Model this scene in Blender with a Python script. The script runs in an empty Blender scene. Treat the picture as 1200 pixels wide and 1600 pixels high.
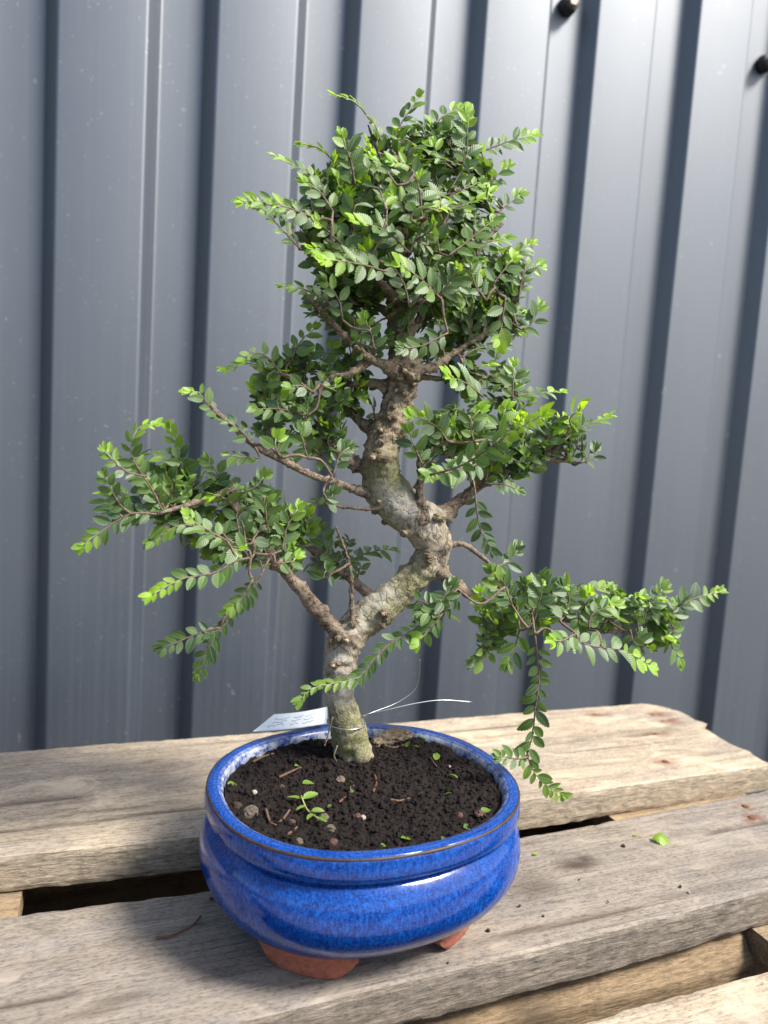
import bpy, math, random
import numpy as np
from mathutils import Matrix, Vector
random.seed(7); RNG = np.random.default_rng(11)
S = bpy.context.scene

# ------------------------------------------------------------------ camera, light, exposure
F_PX = 1141.13                                   # focal length in pixels of the 1200 x 1600 photograph
CAM = np.array([-0.1628, -0.4260, 0.3100])       # metres; origin = pot centre on the table top
ROT = np.array([[0.9336, -0.3526, 0.0633], [-0.0230, 0.1174, 0.9928], [0.3575, 0.9284, -0.1015]])  # right, up, forward
ROT = np.linalg.qr(ROT.T)[0].T * np.array([[-1], [-1], [-1]])
if ROT[0, 0] < 0: ROT[0] *= -1
if ROT[1, 2] < 0: ROT[1] *= -1
if ROT[2, 1] < 0: ROT[2] *= -1
cd = bpy.data.cameras.new('camera'); cam = bpy.data.objects.new('camera', cd)
S.collection.objects.link(cam); S.camera = cam
m = Matrix.Identity(4)
for i in range(3):
    m[i][0] = ROT[0, i]; m[i][1] = ROT[1, i]; m[i][2] = -ROT[2, i]; m[i][3] = CAM[i]
cam.matrix_world = m
cd.sensor_fit = 'VERTICAL'; cd.sensor_height = 36; cd.lens = 36 * F_PX / 1600
cd.clip_start = 0.01; cd.clip_end = 300
cd.dof.use_dof = True; cd.dof.focus_distance = 0.487; cd.dof.aperture_fstop = 7.0

SUN_EL, SUN_AZ = 49.0, 47.0                      # elevation; azimuth to the right of the wall's outward normal (-Y)
sd = np.array([math.sin(math.radians(SUN_AZ)) * math.cos(math.radians(SUN_EL)),
               -math.cos(math.radians(SUN_AZ)) * math.cos(math.radians(SUN_EL)), math.sin(math.radians(SUN_EL))])
sl = bpy.data.lights.new('sun', 'SUN'); sl.energy = 4.9; sl.angle = math.radians(14.0); sl.color = (1, .965, .91)
sun = bpy.data.objects.new('sun', sl); S.collection.objects.link(sun)
sun.rotation_euler = Vector(sd).to_track_quat('Z', 'Y').to_euler(); sun.location = (2, -2, 3)
W = bpy.data.worlds.new('World'); S.world = W; W.use_nodes = True
wn = W.node_tree.nodes; wn.clear()
sky = wn.new('ShaderNodeTexSky'); sky.sky_type = 'NISHITA'; sky.sun_disc = False
sky.sun_elevation = math.radians(SUN_EL); sky.sun_rotation = math.atan2(sd[0], sd[1])
sky.dust_density = 2.0
bg = wn.new('ShaderNodeBackground'); bg.inputs[1].default_value = 0.15
wo = wn.new('ShaderNodeOutputWorld')
W.node_tree.links.new(sky.outputs[0], bg.inputs[0]); W.node_tree.links.new(bg.outputs[0], wo.inputs[0])
S.view_settings.view_transform = 'Standard'; S.view_settings.look = 'None'
S.view_settings.exposure = 0.8; S.view_settings.gamma = 1.0
S.render.resolution_x = 768; S.render.resolution_y = 1024

# ------------------------------------------------------------------ helpers
def ray(x, y): return np.array([(x - 600) / F_PX, -(y - 800) / F_PX, 1.0]) @ ROT
def at(x, y, Y):
    d = ray(x, y); return CAM + d * ((Y - CAM[1]) / d[1])
def at_z(x, y, z):
    d = ray(x, y); return CAM + d * ((z - CAM[2]) / d[2])
def norm(v): return v / (np.linalg.norm(v, axis=-1, keepdims=True) + 1e-12)

def _h(i, j, k, s):
    n = (i * 374761393 + j * 668265263 + k * 2147483647 + s * 974711) & 0xffffffff
    n = ((n ^ (n >> 13)) * 1274126177) & 0xffffffff
    n = ((n ^ (n >> 16)) * 2246822519) & 0xffffffff
    return ((n ^ (n >> 15)) & 0xffffff) / 0xffffff
def vn(P, seed=0):                                # value noise, -1..1
    P = np.asarray(P, float); I = np.floor(P).astype(np.int64); f = P - I; f = f * f * (3 - 2 * f)
    r = 0
    for a in (0, 1):
        for b in (0, 1):
            for c in (0, 1):
                w = (f[..., 0] if a else 1 - f[..., 0]) * (f[..., 1] if b else 1 - f[..., 1]) * (f[..., 2] if c else 1 - f[..., 2])
                r = r + w * _h(I[..., 0] + a, I[..., 1] + b, I[..., 2] + c, seed)
    return r * 2 - 1
def fbm(P, o=4, seed=0):
    r = 0; a = .5
    P = np.asarray(P, float)
    for k in range(o): r = r + a * vn(P * 2 ** k, seed + k); a *= .5
    return r

def link(o, parent=None):
    S.collection.objects.link(o)
    if parent: o.parent = parent
    return o
def mesh(name, V, Fc, mat=None, parent=None, smooth=True, attrs=None, uv=None):
    me = bpy.data.meshes.new(name); me.from_pydata([tuple(v) for v in V], [], [tuple(f) for f in Fc]); me.update()
    if smooth: me.polygons.foreach_set('use_smooth', [True] * len(me.polygons))
    for k, a in (attrs or {}).items():
        a = np.asarray(a, float)
        if a.ndim == 1:
            t = me.attributes.new(k, 'FLOAT', 'POINT'); t.data.foreach_set('value', a)
        else:
            t = me.attributes.new(k, 'FLOAT_COLOR', 'POINT')
            t.data.foreach_set('color', np.hstack([a, np.ones((len(a), 4 - a.shape[1]))]).ravel())
    if mat: me.materials.append(mat)
    return link(bpy.data.objects.new(name, me), parent)
def tag(o, label, cat, group=None, kind=None):
    o['label'] = label; o['category'] = cat
    if group: o['group'] = group
    if kind: o['kind'] = kind
    return o
def empty(name, loc):
    o = bpy.data.objects.new(name, None); o.location = loc; o.empty_display_size = .02
    return link(o)
def child(o, parent):                             # parent while keeping world coordinates of vertices
    o.parent = parent; o.matrix_parent_inverse = Matrix.Translation(-Vector(parent.location)); return o

class NT:                                         # small node helper
    def __init__(s, name):
        s.m = bpy.data.materials.new(name); s.m.use_nodes = True; s.t = s.m.node_tree; s.t.nodes.clear()
        s.out = s.t.nodes.new('ShaderNodeOutputMaterial'); s.co = s.n('TexCoord')
    def n(s, ty, ins=None, **kw):
        x = s.t.nodes.new('ShaderNode' + ty)
        for k, v in kw.items(): setattr(x, k, v)
        for k, v in (ins or {}).items(): s.set(x.inputs[k], v)
        return x
    def set(s, sock, v):
        if isinstance(v, bpy.types.NodeSocket): s.t.links.new(v, sock)
        elif isinstance(v, bpy.types.Node): s.t.links.new(v.outputs[0], sock)
        else:
            if isinstance(v, tuple) and len(v) == 3 and sock.type == 'RGBA': v = v + (1,)
            sock.default_value = v
    def obj(s, sc=(1, 1, 1), rand=False):
        v = s.co.outputs['Object']
        if rand:
            oi = s.n('ObjectInfo'); a = s.n('VectorMath', {0: v, 1: s.n('VectorMath', {0: oi.outputs['Random'], 1: (7.3, 3.1, 5.7)}, operation='MULTIPLY')}, operation='ADD')
            v = a.outputs[0]
        return s.n('VectorMath', {0: v, 1: sc}, operation='MULTIPLY').outputs[0]
    def noise(s, vec, scale, detail=5, rough=.6, dist=0):
        return s.n('TexNoise', {'Vector': vec, 'Scale': scale, 'Detail': detail, 'Roughness': rough, 'Distortion': dist}).outputs[0]
    def ramp(s, fac, stops, interp='LINEAR'):
        r = s.n('ValToRGB', {0: fac}); e = r.color_ramp.elements; r.color_ramp.interpolation = interp
        while len(e) < len(stops): e.new(.5)
        for q, (p, c) in zip(e, stops):
            q.position = p; q.color = (c if isinstance(c, tuple) else (c, c, c)) + (1,)
        return r.outputs[0]
    def mix(s, f, a, b, mode='MIX'):
        x = s.n('Mix', data_type='RGBA', blend_type=mode); s.set(x.inputs[0], f); s.set(x.inputs[6], a); s.set(x.inputs[7], b)
        return x.outputs[2]
    def math(s, op, a, b=0.0, clamp=False):
        x = s.n('Math', {0: a, 1: b}, operation=op); x.use_clamp = clamp; return x.outputs[0]
    def attr(s, name, sep=False):
        a = s.n('Attribute', attribute_name=name)
        if sep: return s.n('SeparateColor', {0: a.outputs['Color']}).outputs
        return a.outputs['Fac']
    def bump(s, h, strength=.5, dist=.001, normal=None):
        b = s.n('Bump', {'Height': h, 'Strength': strength, 'Distance': dist})
        if normal: s.set(b.inputs['Normal'], normal)
        return b.outputs[0]
    def done(s, col, rough=.6, normal=None, **kw):
        p = s.n('BsdfPrincipled', {'Base Color': col, 'Roughness': rough})
        for k, v in kw.items(): s.set(p.inputs[k.replace('_', ' ')], v)
        if normal: s.set(p.inputs['Normal'], normal)
        s.p = p; s.t.links.new(p.outputs[0], s.out.inputs[0]); return s.m

# ------------------------------------------------------------------ materials
def mat_wall():
    t = NT('painted_steel'); v = t.obj((1, 1, 1))
    st = t.noise(t.obj((60, 60, .5)), 3, 4, .6); bl = t.noise(v, 4, 4, .6); sp = t.noise(v, 180, 2, .5)
    c = t.mix(t.ramp(bl, [(.35, 0.), (.7, 1.)]), (.012, .019, .031), (.018, .025, .037))
    c = t.mix(t.math('MULTIPLY', t.ramp(st, [(.45, 0.), (.75, 1.)]), .35), c, (.045, .05, .055))
    c = t.mix(t.math('MULTIPLY', t.ramp(sp, [(.70, 0.), (.74, 1.)]), .35), c, (.25, .25, .24))
    c = t.mix(t.math('MULTIPLY', t.ramp(t.noise(v, 42, 3, .5), [(.73, 0.), (.755, 1.)]), .3), c, (.26, .26, .25))
    r = t.math('ADD', t.math('MULTIPLY', t.noise(v, 9, 5, .65), .08), .46)
    r = t.math('ADD', r, t.math('MULTIPLY', st, .06))
    return t.done(c, r, t.bump(t.math('ADD', t.math('MULTIPLY', bl, 1.), t.math('MULTIPLY', st, .10)), .12, .002), Specular_IOR_Level=.9, IOR=1.8, Specular_Tint=(.93, .97, 1., 1.))
def mat_plain(name, col, rough=.6, nscale=200, var=.35, bump=.3, dist=.0005, **kw):
    t = NT(name); n = t.noise(t.obj(), nscale, 4, .6)
    c = t.mix(t.ramp(n, [(.3, 0.), (.7, 1.)]), tuple(x * (1 - var) for x in col), tuple(min(1, x * (1 + var)) for x in col))
    return t.done(c, rough, t.bump(n, bump, dist), **kw)
def mat_wood(name, pale, mid, dark, grey=.5):
    t = NT(name)
    g = t.noise(t.obj((5, 130, 130), True), 1, 8, .66, .35)
    g2 = t.noise(t.obj((22, 620, 620), True), 1, 5, .7, .2)
    bl = t.noise(t.obj((6, 14, 14), True), 1, 5, .62, .6)
    fz = t.noise(t.obj((240, 700, 700), True), 1, 4, .7)
    c = t.mix(t.ramp(g, [(.28, 0.), (.42, .5), (.68, 1.)]), mid, pale)
    c = t.mix(t.math('MULTIPLY', t.ramp(bl, [(.42, 0.), (.58, 1.)]), grey), c, tuple(x * .62 + y * .1 for x, y in zip(mid, (1, 1, 1.05))))
    c = t.mix(t.math('MULTIPLY', t.ramp(g, [(.27, 1.), (.38, 0.)]), .8), c, dark)
    c = t.mix(t.math('MULTIPLY', t.ramp(g2, [(.36, 1.), (.5, 0.)]), .45), c, dark)
    c = t.mix(t.math('MULTIPLY', t.ramp(fz, [(.38, 1.), (.5, 0.)]), .5), c, dark)
    c = t.mix(t.math('MULTIPLY', t.ramp(fz, [(.58, 0.), (.72, 1.)]), .25), c, tuple(min(1, x * 1.25) for x in pale))
    pt = t.noise(t.obj((17, 34, 34), True), 1, 6, .7, 1.2)
    c = t.mix(t.math('MULTIPLY', t.ramp(pt, [(.52, 0.), (.66, 1.)]), .6), c, tuple(min(1, x * 1.15) for x in pale))
    c = t.mix(t.math('MULTIPLY', t.ramp(pt, [(.30, 1.), (.44, 0.)]), .6), c, tuple(x * 1.6 for x in dark))
    sc = t.noise(t.obj((130, 420, 420), True), 1, 2, .5, 2.5)
    c = t.mix(t.math('MULTIPLY', t.ramp(sc, [(.70, 0.), (.76, 1.)]), .5), c, tuple(min(1, x * 1.4) for x in pale))
    # sawn faces: rough, with upright blade marks
    geo = t.n('NewGeometry'); sx = t.n('SeparateXYZ', {0: geo.outputs['Normal']})
    face = t.ramp(t.math('ABSOLUTE', sx.outputs['Y']), [(.6, 0.), (.85, 1.)])
    saw = t.noise(t.obj((60, 3, 26), True), 1, 5, .7, .8)
    fib = t.noise(t.obj((75, 520, 520), True), 1, 8, .78, .5)
    sawc = t.mix(t.ramp(fib, [(.34, 0.), (.62, 1.)]), tuple(x * .38 for x in mid), pale)
    sawc = t.mix(t.math('MULTIPLY', t.ramp(saw, [(.30, 1.), (.48, 0.)]), .4), sawc, dark)
    c = t.mix(face, c, sawc)
    c = t.mix(t.math('MULTIPLY', t.attr('rust'), 1., True), c, (.14, .045, .018))
    c = t.mix(t.math('MULTIPLY', t.attr('dirt'), 1., True), c, (.055, .040, .028))
    h = t.math('ADD', t.math('MULTIPLY', g, .6), t.math('MULTIPLY', fz, .35))
    h = t.math('ADD', h, t.math('MULTIPLY', t.math('MULTIPLY', fib, face), .8))
    h = t.math('ADD', h, t.math('MULTIPLY', g2, .3))
    return t.done(c, .88, t.bump(h, .75, .0016), Specular_IOR_Level=.25)
def mat_glaze():
    t = NT('blue_glaze'); v = t.obj()
    vo = t.n('TexVoronoi', {'Vector': t.n('VectorMath', {0: v, 1: t.n('VectorMath', {0: t.n('TexNoise', {'Vector': v, 'Scale': 260.0}).outputs['Color'], 1: (.0022, .0022, .0022)}, operation='MULTIPLY').outputs[0]}, operation='ADD').outputs[0], 'Scale': 640.0}, feature='DISTANCE_TO_EDGE')
    cell = t.ramp(vo.outputs['Distance'], [(.02, 0.), (.30, 1.)])
    n = t.noise(t.obj((1, 1, .4)), 620, 5, .7); b = t.noise(v, 28, 4, .6)
    c = t.mix(cell, (.001, .010, .085), (.003, .052, .29))
    c = t.mix(t.math('MULTIPLY', t.ramp(n, [(.42, 0.), (.70, 1.)]), .7), c, (.010, .115, .48))
    c = t.mix(t.math('MULTIPLY', t.ramp(b, [(.46, 0.), (.70, 1.)]), .5), c, (.001, .016, .12))
    lime = t.math('MULTIPLY', t.attr('lime'), t.ramp(t.noise(v, 170, 6, .75), [(.40, 0.), (.58, 1.)]), True)
    c = t.mix(lime, c, (.55, .56, .55))
    r = t.math('ADD', .10, t.math('MULTIPLY', lime, .6)); r = t.math('ADD', r, t.math('MULTIPLY', t.ramp(t.noise(v, 60, 5, .7), [(.45, 0.), (.75, 1.)]), .16))
    h = t.math('ADD', t.math('MULTIPLY', b, 1.0), t.math('MULTIPLY', cell, .05))
    return t.done(c, r, t.bump(h, .10, .0012), Specular_IOR_Level=.5, Coat_Weight=.0)
def mat_bark(name, light, dark, scale=1., moss=True):
    t = NT(name); v = t.obj()
    a = t.noise(v, 160 * scale, 8, .72, .4); b = t.noise(v, 42 * scale, 6, .65, .5); f = t.noise(v, 700 * scale, 4, .7)
    c = t.mix(t.ramp(b, [(.30, 0.), (.62, 1.)]), tuple(x * .6 + y * .4 for x, y in zip(light, dark)), light)
    c = t.mix(t.math('MULTIPLY', t.ramp(a, [(.38, 1.), (.50, 0.)]), .9), c, dark)
    c = t.mix(t.math('MULTIPLY', t.ramp(f, [(.36, 1.), (.5, 0.)]), .45), c, dark)
    dv = t.n('VectorMath', {0: t.obj((1, 1, .55)), 1: t.n('VectorMath', {0: t.n('TexNoise', {'Vector': v, 'Scale': 120.0 * scale, 'Detail': 4.0}).outputs['Color'], 1: (.011, .011, .011)}, operation='MULTIPLY').outputs[0]}, operation='ADD').outputs[0]
    ck = t.n('TexVoronoi', {'Vector': dv, 'Scale': 150.0 * scale}, feature='DISTANCE_TO_EDGE').outputs['Distance']
    crack = t.math('MULTIPLY', t.ramp(ck, [(.0, 1.), (.10, 0.)]), t.ramp(t.noise(v, 60, 3, .6), [(.42, 0.), (.6, 1.)]))
    c = t.mix(t.math('MULTIPLY', crack, .75), c, tuple(x * .7 for x in dark))
    h = t.math('ADD', t.math('MULTIPLY', a, 1.), t.math('MULTIPLY', f, .4)); h = t.math('SUBTRACT', h, t.math('MULTIPLY', crack, .8))
    if moss:
        o = t.attr('bark', True)
        c = t.mix(t.math('MULTIPLY', t.attr('upper'), t.ramp(b, [(.25, 1.), (.75, .35)])), c, t.mix(t.ramp(a, [(.35, 0.), (.6, 1.)]), (.085, .058, .038), (.30, .225, .155)))
        mm = t.math('MULTIPLY', o[0], t.ramp(t.noise(v, 210, 6, .72), [(.34, 0.), (.56, 1.)]), True)
        mc = t.mix(t.ramp(t.noise(v, 480, 4, .7), [(.35, 0.), (.7, 1.)]), (.070, .072, .026), (.27, .285, .11))
        c = t.mix(mm, c, mc)
        sv = t.math('MULTIPLY', o[1], t.ramp(t.noise(v, 260, 6, .75), [(.34, 0.), (.6, 1.)]), True)
        c = t.mix(t.math('MULTIPLY', sv, .8), c, (.46, .445, .41))
        kn = t.math('MULTIPLY', o[2], t.ramp(t.noise(v, 330, 6, .75), [(.30, 1.), (.62, .1)]), True)
        c = t.mix(kn, c, (.085, .058, .035))
        h = t.math('ADD', h, t.math('MULTIPLY', mm, .5))
    return t.done(c, .85, t.bump(h, .8, .0014), Specular_IOR_Level=.25)
def mat_twig():
    t = NT('twig_bark'); o = t.attr('ld', True); n = t.noise(t.obj(), 600, 4, .65)
    c = t.mix(t.ramp(n, [(.35, 0.), (.65, 1.)]), (.055, .034, .024), (.20, .135, .095))
    c = t.mix(o[1], c, (.30, .34, .10))
    return t.done(c, .7, t.bump(n, .5, .0004))
def mat_leaf(name='leaf_green', dry=False):
    t = NT(name); o = t.attr('ld', True); e, age, rnd = o[0], o[1], o[2]
    uv = t.attr('lu', True); u, w = uv[0], uv[1]                    # along, |across|
    vein = t.math('SINE', t.math('MULTIPLY', t.math('SUBTRACT', u, t.math('MULTIPLY', w, .22)), 50.0))
    vein = t.math('MULTIPLY', t.math('ADD', vein, 1.), .5)
    mid = t.ramp(e, [(.0, 1.), (.10, 0.)])
    old = t.mix(rnd, (.012, .038, .012), (.040, .090, .026))
    yng = t.mix(rnd, (.23, .44, .022), (.40, .60, .035))
    c = t.mix(age, old, yng)
    c = t.mix(t.math('MULTIPLY', t.ramp(vein, [(.0, 1.), (.3, 0.)]), .10), c, (.12, .20, .07))
    c = t.mix(t.math('MULTIPLY', mid, .6), c, (.24, .33, .10))
    c = t.mix(t.math('MULTIPLY', t.ramp(e, [(.84, 0.), (.96, 1.)]), .55), c, (.26, .36, .16))
    geo = t.n('NewGeometry')
    c = t.mix(t.math('MULTIPLY', geo.outputs['Backfacing'], .5), c, t.mix(age, (.085, .15, .06), (.36, .52, .08)))
    n = t.noise(t.obj(), 900, 3, .6)
    h = t.math('ADD', t.math('MULTIPLY', vein, 1.), t.math('MULTIPLY', n, .5)); h = t.math('SUBTRACT', h, mid)
    bn = t.bump(h, .35, .0004)
    t.done(c, t.math('ADD', .30, t.math('MULTIPLY', n, .22)), bn, Specular_IOR_Level=.7)
    tr = t.n('BsdfTranslucent', {'Color': t.mix(age, t.mix(.5, c, (.10, .26, .02)), (.62, .90, .03)), 'Normal': bn})
    mx = t.n('MixShader', {0: t.math('ADD', .26, t.math('MULTIPLY', age, .22)), 1: t.p.outputs[0], 2: tr.outputs[0]})
    t.t.links.new(mx.outputs[0], t.out.inputs[0]); return t.m
def mat_soil():
    t = NT('potting_soil'); v = t.obj()
    a = t.noise(v, 220, 8, .75); b = t.noise(v, 900, 3, .7)
    c = t.mix(t.ramp(a, [(.32, 0.), (.68, 1.)]), (.002, .0012, .001), (.015, .008, .0055))
    c = t.mix(t.math('MULTIPLY', t.ramp(b, [(.64, 0.), (.72, 1.)]), .5), c, (.05, .03, .02))
    return t.done(c, .9, t.bump(t.math('ADD', a, t.math('MULTIPLY', b, .5)), .9, .0012), Specular_IOR_Level=.3)

M = dict(wall=mat_wall(), glaze=mat_glaze(), leaf=mat_leaf(), twig=mat_twig(), soil=mat_soil(),
         wood=mat_wood('weathered_wood', (.49, .40, .285), (.275, .215, .150), (.07, .05, .034), .5),
         wood_grey=mat_wood('grey_weathered_wood', (.30, .25, .195), (.165, .138, .108), (.045, .036, .028), .5),
         wood_raw=mat_wood('brown_rough_wood', (.34, .245, .145), (.19, .13, .075), (.05, .032, .02), .3),
         trunk=mat_bark('trunk_bark', (.36, .305, .225), (.075, .052, .032)),
         branch=mat_bark('branch_bark', (.28, .215, .155), (.045, .030, .022), 1.6, False),
         terracotta=mat_plain('terracotta', (.27, .085, .050), .85, 240, .3, .5, .0006),
         edge=mat_plain('bare_clay_edge', (.035, .018, .012), .55, 300, .5),
         rubber=mat_plain('black_rubber', (.012, .012, .013), .6), bolt=mat_plain('weathered_bolt', (.30, .24, .18), .5, 300, .4, .4, .0005, Metallic=.3),
         rust=mat_plain('rusty_iron', (.12, .045, .02), .8, 500, .5, .6), hole=mat_plain('nail_hole', (.02, .013, .009), .9),
         ground=mat_plain('dark_concrete', (.07, .07, .07), .9, 30, .3, .4, .003),
         tagw=mat_plain('white_plastic', (.78, .81, .82), .45, 60, .06, .05), ink=mat_plain('faded_ink', (.38, .40, .42), .7),
         wire=mat_plain('steel_wire', (.42, .43, .44), .32, 600, .1, .1, .0003, Metallic=.85),
         stone=mat_plain('tan_stone', (.095, .072, .05), .9, 420, .55, .9, .0015), clay=mat_plain('red_clay_bit', (.075, .036, .024), .9, 420, .5, .8, .001),
         pale=mat_plain('pale_chip', (.30, .26, .21), .8, 420, .3, .5), bits=mat_plain('dry_bark_bit', (.10, .055, .032), .85, 420, .5, .6),
         needle=mat_plain('red_brown_needle', (.10, .028, .02), .6, 420, .4), root=mat_bark('root_bark', (.24, .19, .12), (.04, .028, .018), 1.6, False),
         scar=mat_plain('dry_scar', (.38, .30, .20), .9, 500, .4, .7), dirt=mat_plain('dirt_crumb', (.03, .02, .014), .95, 420, .4, .8))

# ------------------------------------------------------------------ ground
def grid_plane(x0, x1, y0, y1, z):
    return [(x0, y0, z), (x1, y0, z), (x1, y1, z), (x0, y1, z)], [(0, 1, 2, 3)]
g = mesh('ground', *grid_plane(-60, 60, -60, 60, -.78), M['ground'], smooth=False)
g['kind'] = 'structure'; g['label'] = 'plain concrete ground under the table'

# ------------------------------------------------------------------ corrugated wall
WN = np.array([math.sin(.0286), math.cos(.0286), 0]); WA = np.array([math.cos(.0286), -math.sin(.0286), 0])
WD, WP0, PER, DEP = 1.0338, -.0963, .19, .024
W0 = np.array([CAM[0], CAM[1], 0]) + WN * WD + WA * WP0
def arc_profile(pts, r=.003, n=5):                # round every bend of the folded sheet
    out = []
    for i, p in enumerate(pts):
        p = np.array(p, float)
        if i in (0, len(pts) - 1): out.append(p); continue
        a = norm(np.array(pts[i - 1]) - p); b = norm(np.array(pts[i + 1]) - p)
        for k in range(n):
            t = k / (n - 1); q = (p + a * r) * (1 - t) ** 2 + 2 * p * t * (1 - t) + (p + b * r) * t ** 2
            out.append(q)
    return np.array(out)
def sheet(n0, n1, off, start_at_crown_end, end_at_crown_end):
    pts = []
    for k in range(n0, n1 + 1):
        s = k * PER
        if not (k == n0 and start_at_crown_end): pts += [(s - .016, DEP), (s, 0), (s + .104, 0)]
        else: pts += [(s + .097, 0), (s + .104, 0)]
        if not (k == n1 and end_at_crown_end): pts += [(s + .120, DEP)]
        else: pts += [(s + .1185, DEP - .002)]
    pr = arc_profile(pts); pr[:, 1] += off
    zs = np.concatenate([np.linspace(-.78, 1.5, 40)])
    n = len(pr); V = []; Fc = []
    for z in zs:
        q = W0[None] + WA[None] * pr[:, :1] + WN[None] * pr[:, 1:]
        jig = .0006 * vn(np.stack([pr[:, 0] * 6, np.full(n, z * 4), np.zeros(n)], 1), 5)
        q = q + WN[None] * jig[:, None]; q[:, 2] = z; V.append(q)
    V = np.vstack(V)
    for j in range(len(zs) - 1):
        for i in range(n - 1): Fc.append((j * n + i, j * n + i + 1, (j + 1) * n + i + 1, (j + 1) * n + i))
    return V, Fc
wall = empty('metal_wall', tuple(W0 + np.array([0, 0, -.78])))
tag(wall, 'dark grey ribbed sheet metal wall behind the wooden table', 'wall')
for args in ((-14, 3, 0, False, True), (3, 22, .0022, True, False)):
    V, Fc = sheet(*args)
    child(mesh('sheet_panel', V, Fc, M['wall']), wall)
def lathe(prof, seg=24, axis='z'):
    V = []; Fc = []
    for r, z in prof:
        for k in range(seg):
            a = 2 * math.pi * k / seg; V.append((r * math.cos(a), r * math.sin(a), z))
    for j in range(len(prof) - 1):
        for k in range(seg): Fc.append((j * seg + k, j * seg + (k + 1) % seg, (j + 1) * seg + (k + 1) % seg, (j + 1) * seg + k))
    Fc.append(tuple(range(seg))[::-1]); Fc.append(tuple((len(prof) - 1) * seg + k for k in range(seg)))
    return np.array(V), Fc
def screw(s, z):
    base = W0 + WA * s + WN * (DEP - .0005); base[2] = z
    B = np.stack([WA, np.array([0, 0, 1.]), -WN])          # local z points out of the wall
    V, Fc = lathe([(.0145, 0), (.0145, .004), (.0125, .006), (.0125, .013), (.0115, .0145), (.0, .0145)], 28)
    w = child(mesh('screw', V @ B + base, Fc, M['rubber']), wall)
    V, Fc = lathe([(.0085, .0146), (.0085, .0195), (.0075, .0205), (0, .0203)], 6)
    h = mesh('hex_head', V @ B + base, Fc, M['bolt'], smooth=False); child(h, wall); h.parent = w
    h.matrix_parent_inverse = Matrix.Identity(4)
for k in range(-3, 9):
    screw({3: .7155, 5: 1.108}.get(k, k * PER + .147), .988 + .004 * math.sin(k * 3.1)) if k % 2 else None

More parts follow.
